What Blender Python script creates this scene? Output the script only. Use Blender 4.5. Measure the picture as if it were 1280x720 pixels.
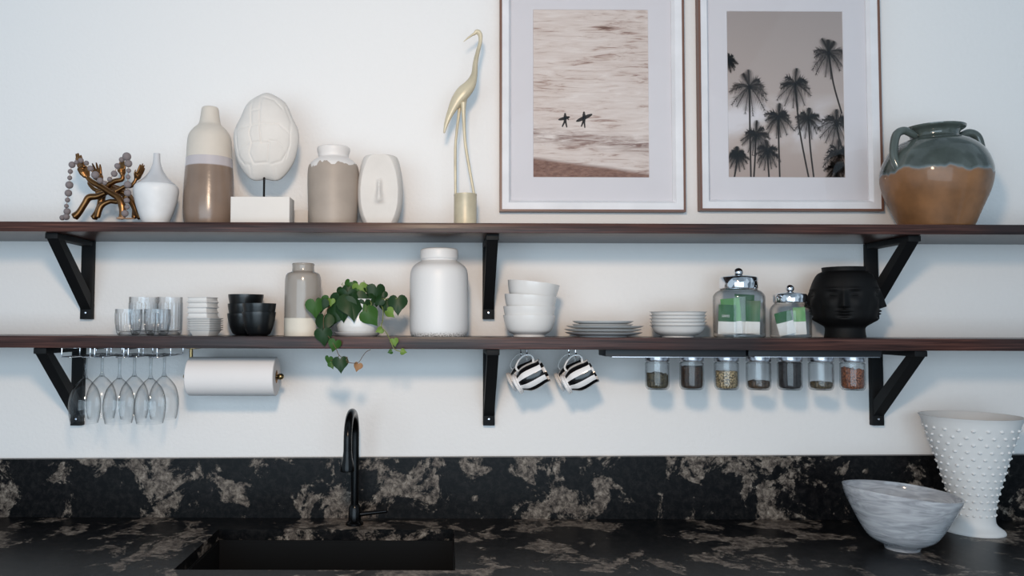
import bpy, bmesh, math, random
from math import sin, cos, pi, radians, sqrt, atan2, exp
from mathutils import Vector, Matrix, noise
random.seed(7)
for o in list(bpy.data.objects): bpy.data.objects.remove(o)
S = bpy.context.scene
COL = S.collection

# ------------------------------------------------------------ camera
DIST = 2.5; CZ = 1.5; F = 1000.0; PX = 560.0; PY = 360.0
PITCH = math.atan(45/1000.0); ROLL = radians(0.19)
fwd = Vector((0, cos(PITCH), sin(PITCH))); up0 = Vector((0, -sin(PITCH), cos(PITCH))); rt0 = Vector((1, 0, 0))
CAM = Vector((0, -DIST, CZ))
rt = rt0*cos(ROLL) + up0*sin(ROLL); up = up0*cos(ROLL) - rt0*sin(ROLL)
cam = bpy.data.cameras.new('camera'); cam.sensor_width = 36; cam.lens = F/1280*36; cam.shift_x = (640-PX)/1280; cam.clip_start = .02
co = bpy.data.objects.new('camera', cam); COL.objects.link(co)
m = Matrix.Identity(4)
for i in range(3):
    m[i][0] = rt[i]; m[i][1] = up[i]; m[i][2] = -fwd[i]; m[i][3] = CAM[i]
co.matrix_world = m
S.camera = co
S.cycles.transparent_max_bounces = 48
def P(px, py, d):
    """photo pixel to the point at distance d in front of the wall"""
    r = fwd + rt*((px-PX)/F) + up*((PY-py)/F)
    t = (DIST-d)/r.y
    return CAM + r*t
def SC(d): return (DIST-d)/F     # metres per photo pixel at distance d

# ------------------------------------------------------------ world, lights, exposure
S.view_settings.view_transform = 'Standard'; S.view_settings.look = 'None'
S.view_settings.exposure = 0.0; S.view_settings.gamma = 1.0; S.view_settings.use_curve_mapping = False
W = bpy.data.worlds.new('room_light'); S.world = W; W.use_nodes = True
wn = W.node_tree.nodes; wl = W.node_tree.links; wn.clear()
out = wn.new('ShaderNodeOutputWorld'); bg = wn.new('ShaderNodeBackground')
tc = wn.new('ShaderNodeTexCoord'); mp = wn.new('ShaderNodeMapping'); nz = wn.new('ShaderNodeTexVoronoi'); rp = wn.new('ShaderNodeValToRGB')
mp.inputs['Scale'].default_value = (2.2, 2.2, 1.6); nz.inputs['Scale'].default_value = 1.3
wl.new(tc.outputs['Generated'], mp.inputs[0]); wl.new(mp.outputs[0], nz.inputs['Vector'])
wl.new(nz.outputs['Color'], rp.inputs[0])
rp.color_ramp.interpolation = 'EASE'
e = rp.color_ramp.elements; e[0].position = .3; e[0].color = (.16, .22, .28, 1); e[1].position = .7; e[1].color = (.66, .84, 1.0, 1)
wl.new(rp.outputs[0], bg.inputs[0]); bg.inputs[1].default_value = .76; wl.new(bg.outputs[0], out.inputs[0])

def area(name, loc, target, size, energy, color, sy=None):
    l = bpy.data.lights.new(name, 'AREA'); l.energy = energy; l.color = color; l.size = size
    if sy: l.shape = 'RECTANGLE'; l.size_y = sy
    else: l.shape = 'DISK'
    o = bpy.data.objects.new(name, l); COL.objects.link(o); o.location = loc
    o.rotation_euler = (Vector(target)-Vector(loc)).to_track_quat('-Z', 'Y').to_euler()
    return o
area('ceiling_light', (-.10, -2.25, CZ+.70), (0.0, 0, 1.55), .24, 23, (1, .75, .54))
area('cool_fill_light', (-.5, -4.2, 1.38), (0, 0, 1.42), 4.2, 93, (.68, .86, 1.0), 2.0)  # added broad cool fill from the front, lifts the shade under the shelves

# ------------------------------------------------------------ material helpers
def L(c): # sRGB 0-255 to linear
    r = []
    for v in c[:3]:
        v /= 255
        r.append(v/12.92 if v <= .04045 else ((v+.055)/1.055)**2.4)
    return (*r, 1)
class NM:
    def __init__(s, name):
        s.m = bpy.data.materials.new(name); s.m.use_nodes = True; s.n = s.m.node_tree.nodes; s.l = s.m.node_tree.links
        s.b = s.n['Principled BSDF']; s.tc = None
    def new(s, t, **kw):
        n = s.n.new(t)
        for k, v in kw.items(): setattr(n, k, v)
        return n
    def obj(s, scale=(1, 1, 1)):
        if not s.tc: s.tc = s.new('ShaderNodeTexCoord')
        mp = s.new('ShaderNodeMapping'); mp.inputs['Scale'].default_value = scale
        s.l.new(s.tc.outputs['Object'], mp.inputs[0]); return mp.outputs[0]
    def noise(s, scale, coords=(1, 1, 1), detail=4, dist=0, rough=.5):
        n = s.new('ShaderNodeTexNoise'); n.inputs['Scale'].default_value = scale; n.inputs['Detail'].default_value = detail
        n.inputs['Distortion'].default_value = dist; n.inputs['Roughness'].default_value = rough
        s.l.new(s.obj(coords), n.inputs['Vector']); return n.outputs[0]
    def ramp(s, inp, stops, interp='LINEAR'):
        r = s.new('ShaderNodeValToRGB'); r.color_ramp.interpolation = interp
        el = r.color_ramp.elements
        while len(el) < len(stops): el.new(.5)
        for i, (p, c) in enumerate(stops):
            el[i].position = p; el[i].color = c if len(c) == 4 else (*c, 1)
        s.l.new(inp, r.inputs[0]); return r.outputs[0]
    def math(s, op, a, b=None, c=None):
        n = s.new('ShaderNodeMath', operation=op)
        for i, v in enumerate((a, b, c)):
            if v is None: continue
            if isinstance(v, (int, float)): n.inputs[i].default_value = v
            else: s.l.new(v, n.inputs[i])
        return n.outputs[0]
    def mix(s, f, a, b):
        n = s.new('ShaderNodeMix', data_type='RGBA')
        for i, v in ((0, f), (6, a), (7, b)):
            if isinstance(v, (int, float, tuple)): n.inputs[i].default_value = v
            else: s.l.new(v, n.inputs[i])
        return n.outputs[2]
    def xyz(s):
        n = s.new('ShaderNodeSeparateXYZ'); s.l.new(s.obj(), n.inputs[0]); return n.outputs
    def bump(s, h, strength=.2, dist=.002):
        n = s.new('ShaderNodeBump'); n.inputs['Strength'].default_value = strength; n.inputs['Distance'].default_value = dist
        s.l.new(h, n.inputs['Height']); s.l.new(n.outputs[0], s.b.inputs['Normal'])
    def col(s, c):
        if isinstance(c, tuple): s.b.inputs['Base Color'].default_value = c
        else: s.l.new(c, s.b.inputs['Base Color'])
    def set(s, rough=.5, metal=0, spec=.5, coat=0):
        b = s.b; b.inputs['Roughness'].default_value = rough; b.inputs['Metallic'].default_value = metal
        b.inputs['Specular IOR Level'].default_value = spec; b.inputs['Coat Weight'].default_value = coat
        b.inputs['Coat Roughness'].default_value = .08
        return s.m
def plain(name, c, rough=.5, metal=0, spec=.5, coat=0, nb=None, var=.06):
    m = NM(name); c = L(c)
    n = m.noise(14, detail=5)
    m.col(m.ramp(n, [(.3, tuple(v*(1-var) for v in c[:3])), (.7, tuple(min(1, v*(1+var)) for v in c[:3]))]))
    if nb: m.bump(m.noise(nb[0], detail=3), nb[1], nb[2])
    return m.set(rough, metal, spec, coat)
def bands(name, lo, hi, z, amp=0.0, freq=30, mid=None, midz=None, rl=.5, rh=.3, edge=.0008, bump=None, gl=0):
    """two glazes that meet at height z, wavering by amp"""
    m = NM(name); zz = m.xyz()[2]
    nn = m.math('MULTIPLY', m.math('SUBTRACT', m.noise(freq, (1, 1, .25), 3), .5), amp*2)
    h = m.math('ADD', zz, nn)
    f = m.math('MULTIPLY', m.math('SUBTRACT', h, z), 1/edge); f = m.math('MINIMUM', m.math('MAXIMUM', f, 0.0), 1.0)
    vn = m.noise(9, detail=6)
    lo_, hi_ = L(lo), L(hi)
    cl = m.ramp(vn, [(.3, tuple(v*.86 for v in lo_[:3])), (.7, tuple(min(1, v*1.12) for v in lo_[:3]))])
    ch = m.ramp(vn, [(.3, tuple(v*.93 for v in hi_[:3])), (.7, tuple(min(1, v*1.05) for v in hi_[:3]))])
    c = m.mix(f, cl, ch)
    if mid:
        g = m.math('MULTIPLY', m.math('SUBTRACT', h, midz), 1/.004); g = m.math('MINIMUM', m.math('MAXIMUM', g, 0.0), 1.0)
        c = m.mix(m.math('SUBTRACT', g, f), c, L(mid))
    m.col(c)
    r = m.math('ADD', m.math('MULTIPLY', f, rh-rl), rl); m.l.new(r, m.b.inputs['Roughness'])
    if bump: m.bump(m.noise(bump[0], detail=3), bump[1], bump[2])
    mm = m.set(.4, coat=gl); m.l.new(r, m.b.inputs['Roughness']); return mm
def thin_glass(name, face=.97, edge=.25, tint=(1, 1, 1), rough=.02, exp_=3.0, refl=1.0):
    """thin clear wall: see-through face on, darker where the wall is seen edge on, mirror by fresnel"""
    m = bpy.data.materials.new(name); m.use_nodes = True; n = m.node_tree.nodes; l = m.node_tree.links; n.clear()
    o = n.new('ShaderNodeOutputMaterial'); mx = n.new('ShaderNodeMixShader'); t = n.new('ShaderNodeBsdfTransparent'); g = n.new('ShaderNodeBsdfGlossy')
    g.inputs['Roughness'].default_value = rough
    lw = n.new('ShaderNodeLayerWeight'); lw.inputs[0].default_value = .5
    pw = n.new('ShaderNodeMath'); pw.operation = 'POWER'; l.new(lw.outputs['Facing'], pw.inputs[0]); pw.inputs[1].default_value = exp_
    r = n.new('ShaderNodeValToRGB'); e = r.color_ramp.elements
    e[0].color = tuple(face*v for v in tint)+(1,); e[1].color = tuple(edge*v for v in tint)+(1,)
    l.new(pw.outputs[0], r.inputs[0]); l.new(r.outputs[0], t.inputs[0])
    p5 = n.new('ShaderNodeMath'); p5.operation = 'POWER'; l.new(lw.outputs['Facing'], p5.inputs[0]); p5.inputs[1].default_value = 4.0
    mu = n.new('ShaderNodeMath'); mu.operation = 'MULTIPLY_ADD'; l.new(p5.outputs[0], mu.inputs[0]); mu.inputs[1].default_value = .7*refl; mu.inputs[2].default_value = .04*refl
    l.new(mu.outputs[0], mx.inputs[0]); l.new(t.outputs[0], mx.inputs[1]); l.new(g.outputs[0], mx.inputs[2]); l.new(mx.outputs[0], o.inputs[0])
    return m

# wall paint, wood, stone
m = NM('wall_paint'); m.col(L((231, 228, 226))); m.bump(m.noise(85, detail=4), .30, .004); M_wall = m.set(.62, spec=.3)
m = NM('walnut_stain')
g1 = m.noise(5, (1.0, 30, 45), 6, .6); g2 = m.noise(1.6, (1, .3, .3), 2)
ca = m.ramp(g1, [(.25, L((34, 16, 12))[:3]), (.5, L((74, 44, 37))[:3]), (.75, L((112, 72, 60))[:3])])
cb = m.ramp(g1, [(.25, L((30, 26, 27))[:3]), (.75, L((62, 50, 50))[:3])])
m.col(m.mix(m.ramp(g2, [(.42, (0, 0, 0)), (.62, (1, 1, 1))]), cb, ca)); m.bump(g1, .3, .0015); M_wood = m.set(.30, spec=.22)
m = NM('black_granite')
n1 = m.noise(7.5, detail=12, dist=.5, rough=.66); n2 = m.noise(46, detail=9, dist=.4, rough=.78); n3 = m.noise(2.2, detail=2)
mask = m.ramp(m.math('ADD', m.math('ADD', m.math('MULTIPLY', n1, .70), m.math('MULTIPLY', n3, .3)), m.math('MULTIPLY', n2, .10)), [(.580, (0, 0, 0)), (.603, (1, 1, 1))])
light = m.ramp(n2, [(.36, L((16, 15, 15))[:3]), (.48, L((84, 76, 70))[:3]), (.60, L((132, 122, 112))[:3]), (.72, L((176, 168, 158))[:3])])
dark = m.ramp(n2, [(.45, L((9, 10, 12))[:3]), (.72, L((38, 36, 36))[:3])])
m.col(m.mix(mask, dark, light)); M_stone = m.set(.32, spec=.12)
M_black = plain('black_painted_steel', (16, 17, 19), .6, spec=.2)
M_blackwood = plain('black_board', (17, 20, 26), .5)
M_matteblack = plain('matte_black_ceramic', (11, 11, 12), .62, spec=.2)
M_blackglaze = plain('black_stoneware', (13, 15, 17), .30, spec=.5)
M_white = plain('white_glazed_ceramic', (215, 213, 211), .22, var=.01)
M_whitematte = plain('white_matte_ceramic', (218, 217, 216), .6, var=.02)
M_plaster = plain('white_plaster', (214, 208, 202), .8, spec=.2, nb=(160, .3, .0015), var=.04)
M_block = plain('white_painted_block', (218, 212, 206), .75, spec=.2, var=.02)
M_chrome = plain('polished_chrome', (225, 225, 228), .07, 1, var=.0)
M_steel = plain('brushed_steel', (190, 190, 195), .25, 1)
M_brass = plain('antique_brass', (150, 130, 92), .3, 1)
M_bronze = plain('antique_bronze', (120, 84, 50), .30, .9, var=.45)
M_gold = plain('pale_aged_brass', (198, 186, 160), .42, .12, var=.18)
M_bead = plain('grey_wooden_bead', (128, 118, 118), .75, spec=.2, nb=(200, .3, .001))
M_tan = plain('tan_wood', (176, 140, 112), .7)
M_frame = plain('copper_brown_frame', (112, 78, 64), .4)
M_liner = plain('white_frame_liner', (222, 220, 222), .5)
M_mat = plain('white_mat_board', (216, 211, 214), .8, spec=.1, var=.01)
M_paper = plain('paper_towel', (226, 222, 221), .95, spec=.05, nb=(220, .3, .001), var=.01)
M_pane = thin_glass('picture_glass', .99, .8, refl=.6)
M_wine = thin_glass('wine_glass_wall', .99, .38, (.99, .996, 1), exp_=3.6, refl=.55)
M_stem = thin_glass('glass_stem', .90, .22, (.98, .99, 1), exp_=2.2, refl=1.0)
M_jarglass = thin_glass('jar_glass', .99, .36, (.99, .996, 1), exp_=3.6, refl=.7)
m = NM('ribbed_glass_base')
M_tumbler = thin_glass('tumbler_glass', .985, .28, (.985, .993, 1), exp_=2.6, refl=.9)
M_silicone = plain('black_faucet_metal', (12, 12, 13), .22, .6)
M_soil = plain('potting_soil', (52, 40, 32), .95)
M_green = [plain('leaf_dark', (24, 52, 20), .45, spec=.25), plain('leaf_mid', (48, 84, 30), .45, spec=.25), plain('leaf_light', (100, 128, 54), .45, spec=.25), plain('leaf_brown', (140, 100, 62), .6)]
M_stemg = plain('vine_stem', (120, 128, 70), .6)
M_stemb = plain('dry_vine', (96, 74, 52), .7)
M_ink = plain('print_ink', (50, 42, 38), .9, spec=.05)
M_white_card = plain('white_card', (226, 224, 220), .7)
M_packet = plain('green_packet', (38, 92, 50), .45, var=.5)
M_packet2 = plain('light_green_packet', (92, 150, 84), .45, var=.3)
M_cabinet = plain('cabinet_paint', (40, 41, 44), .5)
M_floor = plain('floor_boards', (120, 98, 80), .5, var=.2)

# ------------------------------------------------------------ mesh helpers
def obj(name, bm, mat, parent=None, loc=(0, 0, 0), rot=(0, 0, 0), smooth=35, normals=True):
    if normals: bmesh.ops.recalc_face_normals(bm, faces=bm.faces)
    me = bpy.data.meshes.new(name); bm.to_mesh(me); bm.free()
    for mm in (mat if isinstance(mat, (list, tuple)) else [mat]): me.materials.append(mm)
    if smooth:
        me.polygons.foreach_set('use_smooth', [True]*len(me.polygons)); me.set_sharp_from_angle(angle=radians(smooth))
    o = bpy.data.objects.new(name, me); COL.objects.link(o); o.parent = parent; o.location = loc; o.rotation_euler = rot
    return o
def tag(o, label, cat, group=None, kind=None):
    o['label'] = label; o['category'] = cat
    if group: o['group'] = group
    if kind: o['kind'] = kind
    return o
def thing(name, label, cat, loc=(0, 0, 0), rot=(0, 0, 0), group=None):
    o = bpy.data.objects.new(name, None); COL.objects.link(o); o.location = loc; o.rotation_euler = rot; o.empty_display_size = .02
    return tag(o, label, cat, group)
def copy_tree(o, parent=None):
    c = o.copy(); COL.objects.link(c); c.parent = parent
    for ch in [k for k in o.children]: copy_tree(ch, c)
    return c
def box(bm, lo, hi, bevel=0):
    vs = [bm.verts.new((x, y, z)) for x in (lo[0], hi[0]) for y in (lo[1], hi[1]) for z in (lo[2], hi[2])]
    fs = [bm.faces.new([vs[i] for i in f]) for f in ((0, 1, 3, 2), (4, 6, 7, 5), (0, 4, 5, 1), (2, 3, 7, 6), (0, 2, 6, 4), (1, 5, 7, 3))]
    if bevel:
        es = set(e for f in fs for e in f.edges)
        bmesh.ops.bevel(bm, geom=list(es), offset=bevel, segments=2, profile=.6, affect='EDGES')
    return bm
def Box(lo, hi, bevel=0): return box(bmesh.new(), lo, hi, bevel)
def lathe(prof, seg=64, bm=None, fn=None, closed=False, axis=None):
    """prof: list of (r, z). fn(theta, z, r) -> (x, y, z) lets the surface be shaped"""
    bm = bm or bmesh.new(); rings = []
    for r, z in prof:
        if r < 1e-6:
            rings.append([bm.verts.new((0, 0, z))])
        else:
            ring = []
            for i in range(seg):
                t = 2*pi*i/seg
                ring.append(bm.verts.new(fn(t, z, r) if fn else (r*cos(t), r*sin(t), z)))
            rings.append(ring)
    for a, b in zip(rings, rings[1:]):
        if len(a) == 1 and len(b) == 1: continue
        for i in range(seg):
            j = (i+1) % seg
            if len(a) == 1: bm.faces.new((a[0], b[i], b[j]))
            elif len(b) == 1: bm.faces.new((a[i], b[0], a[j]))
            else: bm.faces.new((a[i], b[i], b[j], a[j]))
    if closed and len(rings[0]) > 1 and len(rings[-1]) > 1:
        a, b = rings[-1], rings[0]
        for i in range(seg): bm.faces.new((a[i], b[i], b[(i+1) % seg], a[(i+1) % seg]))
    return bm
def spline(pts, n=8):
    """Catmull-Rom through tuples of any length"""
    out = []; k = len(pts)
    for i in range(k-1):
        p0 = pts[max(i-1, 0)]; p1 = pts[i]; p2 = pts[i+1]; p3 = pts[min(i+2, k-1)]
        for s in range(n):
            t = s/n
            out.append(tuple(.5*((2*b)+(-a+c)*t+(2*a-5*b+4*c-d)*t*t+(-a+3*b-3*c+d)*t**3) for a, b, c, d in zip(p0, p1, p2, p3)))
    out.append(tuple(pts[-1])); return out
def tube(bm, pts, rad, seg=12, caps=True, flat=1.0):
    """pts: Vectors; rad: number or list"""
    pts = [Vector(p) for p in pts]; n = len(pts)
    rad = rad if isinstance(rad, (list, tuple)) else [rad]*n
    tans = [(pts[min(i+1, n-1)]-pts[max(i-1, 0)]).normalized() for i in range(n)]
    u = tans[0].orthogonal().normalized(); rings = []
    for i in range(n):
        u = (u - tans[i]*u.dot(tans[i])).normalized(); v = tans[i].cross(u)
        rings.append([bm.verts.new(pts[i] + (u*cos(2*pi*k/seg) + v*sin(2*pi*k/seg)*flat)*rad[i]) for k in range(seg)])
    for a, b in zip(rings, rings[1:]):
        for k in range(seg): bm.faces.new((a[k], b[k], b[(k+1) % seg], a[(k+1) % seg]))
    if caps:
        for R, p, s in ((rings[0], pts[0]-tans[0]*rad[0]*.5, 0), (rings[-1], pts[-1]+tans[-1]*rad[-1]*.5, 1)):
            c = bm.verts.new(p)
            for k in range(seg): bm.faces.new((R[k], R[(k+1) % seg], c))
    return bm
def ball(bm, c, r, scale=(1, 1, 1), seg=14, M=None):
    mat = Matrix.Translation(c) @ (M or Matrix.Identity(4)) @ Matrix.Diagonal((r*scale[0], r*scale[1], r*scale[2], 1))
    bmesh.ops.create_uvsphere(bm, u_segments=seg, v_segments=max(6, seg//2+1), radius=1, matrix=mat); return bm
def shell(prof, t):
    """open vessel: outer profile up, then the inside down"""
    return prof + [(max(r-t, .0001) if i else max(r-t, .0001), z) for i, (r, z) in enumerate(reversed(prof)) if z > prof[0][1]+t] + [(0, prof[0][1]+t)]
def vessel(prof, t=.003, seg=64): return lathe([(0, prof[0][1])]+shell(prof, t), seg)
def remesh(o, vox, sm=2):
    r = o.modifiers.new('merge', 'REMESH'); r.mode = 'VOXEL'; r.voxel_size = vox; r.use_smooth_shade = True
    if sm: s = o.modifiers.new('soften', 'SMOOTH'); s.factor = .5; s.iterations = sm

# ------------------------------------------------------------ the setting
def struct(name, bm, mat, **kw):
    o = obj(name, bm, mat, smooth=0, **kw); o['kind'] = 'structure'; return o
ZC = P(560, 648, 0.022).z         # counter top height
X0, X1 = -2.2, 2.6
struct('wall_back', Box((X0-.4, 0, 0), (X1+.4, .1, 2.9)), M_wall)
struct('floor', Box((X0-.4, -3.4, -.05), (X1+.4, 0, 0)), M_floor)

# shelf boards
DU = .275; DL = .262
ZU = P(560, 278.5, DU).z; ZUb = P(560, 291, DU).z
ZL = P(560, 421.3, DL).z; ZLb = P(560, 436.5, DL).z
def board(name, z0, z1, d, label):
    bm = Box((X0+.3, -d, z0), (X1-.5, -.0005, z1), .0025)
    o = obj(name, bm, M_wood); return tag(o, label, 'shelf')
board('wall_shelf', ZUb, ZU, DU, 'upper dark walnut shelf board carrying the vases and the crane')
board('wall_shelf', ZLb, ZL, DL, 'lower dark walnut shelf board carrying the bowls, plates and plant')

# stone upstand and counter
bm = bmesh.new()
for sx in (X0, X1):
    pass
xa = P(76, 574, .022); xb = P(1202, 569.3, .022)
sl = (xb.z-xa.z)/(xb.x-xa.x)
def zt(x): return xa.z + sl*(x-xa.x)
vs = [(X0, -.022, ZC), (X1, -.022, ZC), (X1, -.022, zt(X1)), (X0, -.022, zt(X0)), (X0, -.0005, ZC), (X1, -.0005, ZC), (X1, -.0005, zt(X1)), (X0, -.0005, zt(X0))]
v = [bm.verts.new(p) for p in vs]
for f in ((0, 1, 2, 3), (5, 4, 7, 6), (3, 2, 6, 7), (1, 0, 4, 5), (0, 3, 7, 4), (1, 5, 6, 2)): bm.faces.new([v[i] for i in f])
tag(obj('backsplash', bm, M_stone, smooth=0), 'black veined granite backsplash strip along the foot of the wall', 'backsplash')
# counter top with a cut-out for the sink
SX0, SX1, SY0, SY1 = -.66, .02, -.54, -.16
bm = bmesh.new()
xs = [X0, SX0, SX1, X1]; ys = [-.635, SY0, SY1, -.0005]
gt = [[bm.verts.new((x, y, ZC)) for y in ys] for x in xs]; gb = [[bm.verts.new((x, y, ZC-.03)) for y in ys] for x in xs]
for i in range(3):
    for j in range(3):
        if i == 1 and j == 1: continue
        bm.faces.new((gt[i][j], gt[i+1][j], gt[i+1][j+1], gt[i][j+1])); bm.faces.new((gb[i][j], gb[i][j+1], gb[i+1][j+1], gb[i+1][j]))
def side(a, b, lo, hi): bm.faces.new((hi[a[0]][a[1]], hi[b[0]][b[1]], lo[b[0]][b[1]], lo[a[0]][a[1]]))
for i in range(3): side((i, 0), (i+1, 0), gb, gt); side((i, 3), (i+1, 3), gb, gt); side((0, i), (0, i+1), gb, gt); side((3, i), (3, i+1), gb, gt)
side((1, 1), (2, 1), gb, gt); side((1, 2), (2, 2), gb, gt); side((1, 1), (1, 2), gb, gt); side((2, 1), (2, 2), gb, gt)
tag(obj('countertop', bm, M_stone, smooth=0), 'black granite kitchen countertop below the shelves', 'countertop')
# sink
bm = bmesh.new(); t = .004; g = .002; zs0, zs1 = ZC-.21, ZC-.0305
box(bm, (SX0-.02, SY0-.02, zs1-.004), (SX0+g, SY1+.02, zs1)); box(bm, (SX1-g, SY0-.02, zs1-.004), (SX1+.02, SY1+.02, zs1))
box(bm, (SX0+g, SY0-.02, zs1-.004), (SX1-g, SY0+g, zs1)); box(bm, (SX0+g, SY1-g, zs1-.004), (SX1-g, SY1+.02, zs1))
box(bm, (SX0, SY0, zs0), (SX0+t, SY1, zs1-.004)); box(bm, (SX1-t, SY0, zs0), (SX1, SY1, zs1-.004))
box(bm, (SX0+t, SY0, zs0), (SX1-t, SY0+t, zs1-.004)); box(bm, (SX0+t, SY1-t, zs0), (SX1-t, SY1, zs1-.004)); box(bm, (SX0, SY0, zs0-t), (SX1, SY1, zs0))
st = thing('kitchen_sink', 'black undermounted sink basin set in the counter below the faucet', 'sink', (0, 0, 0))
obj('basin', bm, M_matteblack, st, smooth=0)
obj('drain', lathe([(0, zs0+.001), (.035, zs0+.001), (.04, zs0+.004), (.03, zs0+.003), (0, zs0+.002)], 32), M_steel, st, ((SX0+SX1)/2, (SY0+SY1)/2, 0))
# base cabinets carrying the counter
cx = X0
ks = 0
CABL = ['dark base cabinet farthest left under the counter', 'dark base cabinet directly left of the sink cabinet', 'dark sink base cabinet under the faucet', 'dark base cabinet directly right of the sink cabinet', 'dark base cabinet farthest right under the counter']
edges = [X0, -1.45, -.72, .08, 1.2, X1]
for i in range(5):
    a, b = edges[i]+.001, edges[i+1]-.001
    t0 = thing('base_cabinet', CABL[i], 'cabinet', ((a+b)/2, -.3, 0), group='base cabinets'); w = (b-a)/2
    bm = bmesh.new(); hz = ZC-.031
    box(bm, (-w, -.29, .1), (-w+.018, .295, hz)); box(bm, (w-.018, -.29, .1), (w, .295, hz)); box(bm, (-w+.018, .28, .1), (w-.018, .295, hz))
    box(bm, (-w+.018, -.29, .1), (w-.018, .28, .12)); box(bm, (-w, -.23, 0), (w, .29, .1))
    obj('carcass', bm, M_cabinet, t0, smooth=0)
    for s in (-1, 1):
        dcx = s*w/2
        dr = obj('door', Box((-w/2+.002, -.02, .11), (w/2-.002, 0, hz-.004), .002), M_cabinet, t0, (dcx, -.2905, 0))
        bm = bmesh.new(); hx = -s*(w/2-.05)
        tube(bm, [(hx, -.02, hz-.22), (hx, -.045, hz-.215), (hx, -.045, hz-.10), (hx, -.02, hz-.095)], .005, 10)
        obj('handle', bm, M_brass, dr)

# ------------------------------------------------------------ brackets
def bracket(px, zt_, ztip, arm, label, w=.036, group=None, top=M_black):
    X = P(px, 0, 0).x if px is None else px
    b = thing('shelf_bracket', label, 'bracket', (X, 0, zt_), group=group); h = zt_-ztip
    obj('wall_plate', Box((-w/2, -.022, -h), (w/2, -.0008, -.0005), .002), M_black, b)
    obj('arm', Box((-w/2, -arm, -.017), (w/2, -.0225, -.0005), .002), top, b)
    bm = bmesh.new()   # diagonal brace
    y1, z1 = -arm+.018, -.017; y0, z0 = -.022, -h+.058; t = .030
    prof = [(y1-.010, z1), (y0, z0-.028), (y0, z0+.020), (y1+.030, z1)]
    va = [bm.verts.new((-w/2+.002, y, z)) for y, z in prof]; vb = [bm.verts.new((w/2-.002, y, z)) for y, z in prof]
    bm.faces.new(va); bm.faces.new(vb[::-1])
    for i in range(4): bm.faces.new((va[i], vb[i], vb[(i+1) % 4], va[(i+1) % 4]))
    obj('brace', bm, M_black, b, smooth=0)
    s = lathe([(0, .0025), (.003, .002), (.0045, 0)], 16); obj('screw', s, M_steel, b, (0, -.0225, -h+.02), (pi/2, 0, 0))
    return b
def zpx(x, py, d): return P(x, py, d).z
bx_ = [P(110, 350, .011).x, P(610.5, 350, .011).x, P(1089, 350, .011).x]
nm = ['left end', 'middle', 'right end']
for i, X in enumerate(bx_):
    px = [110, 611, 1089][i]
    bracket(X, ZUb, zpx(px, 399, .02), .248, ['black triangular bracket holding the upper shelf above the tumblers', 'black triangular bracket holding the upper shelf between white canister and white bowls', 'black triangular bracket holding the upper shelf behind the black head vase'][i], group='upper shelf brackets')
for i, X in enumerate([P(98, 480, .011).x, P(611, 480, .011).x, P(1095, 480, .011).x]):
    px = [98, 611, 1095][i]
    bracket(X, ZLb, zpx(px, 532, .02), .252, ['black triangular bracket under the lower shelf behind the hanging wine glasses', 'black triangular bracket under the lower shelf left of the striped mugs', 'black triangular bracket under the lower shelf right of the spice jars'][i], group='lower shelf brackets')

# ------------------------------------------------------------ framed prints
def art_mats():
    m = NM('surf_print'); o = m.xyz(); x, z = o[0], o[2]
    n1 = m.noise(10, (1, 1, 9), 9, .9, .68); n2 = m.noise(3.4, (1, 1, 4), 3, .4); n3 = m.noise(70, (1, 1, 3), 3)
    base = m.ramp(m.math('ADD', m.math('MULTIPLY', n1, .7), m.math('MULTIPLY', n2, .3)), [(.33, L((112, 84, 74))[:3]), (.40, L((176, 152, 142))[:3]), (.46, L((208, 192, 184))[:3]), (.62, L((222, 210, 204))[:3])])
    sand = m.ramp(n3, [(.3, L((112, 80, 68))[:3]), (.7, L((146, 112, 98))[:3])])
    wet = m.math('SUBTRACT', m.math('ADD', m.math('MULTIPLY', x, -.13), m.math('MULTIPLY', n2, .02)), m.math('SUBTRACT', z, .034))
    f = m.ramp(wet, [(.0, (0, 0, 0)), (.012, (1, 1, 1))])
    # darker wet band round the walkers
    d = m.math('ABSOLUTE', m.math('SUBTRACT', z, m.math('SUBTRACT', .118, m.math('MULTIPLY', x, .10))))
    g = m.math('MULTIPLY', m.ramp(d, [(.0, (1, 1, 1)), (.035, (0, 0, 0))]), m.ramp(n1, [(.40, (1, 1, 1)), (.62, (0, 0, 0))]))
    c = m.mix(g, base, L((126, 98, 90))); m.col(m.mix(f, c, sand)); a = m.set(.75, spec=.1)
    m = NM('palm_print'); o = m.xyz(); z = o[2]
    n = m.noise(5, (1, 1, 1.6), 6, .3)
    s = m.ramp(m.math('MULTIPLY', z, 1.8), [(0, L((172, 154, 146))[:3]), (.25, L((186, 170, 162))[:3]), (.55, L((176, 162, 156))[:3]), (1, L((160, 148, 144))[:3])])
    f = m.math('MULTIPLY', m.ramp(n, [(.46, (0, 0, 0)), (.60, (1, 1, 1))]), m.ramp(m.math('ABSOLUTE', m.math('SUBTRACT', z, .17)), [(.03, (1, 1, 1)), (.10, (0, 0, 0))]))
    m.col(m.mix(f, s, L((214, 208, 210)))); return a, m.set(.75, spec=.1)
M_surf, M_palm = art_mats()
def flat_ink(parent, name, polys, y, mat=None):
    bm = bmesh.new()
    for p in polys:
        vs = [bm.verts.new((q[0], y, q[1])) for q in p]
        try: bm.faces.new(vs)
        except Exception: pass
    r = bmesh.ops.triangulate(bm, faces=bm.faces[:])
    return obj(name, bm, mat or M_ink, parent, smooth=0, normals=False)
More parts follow.
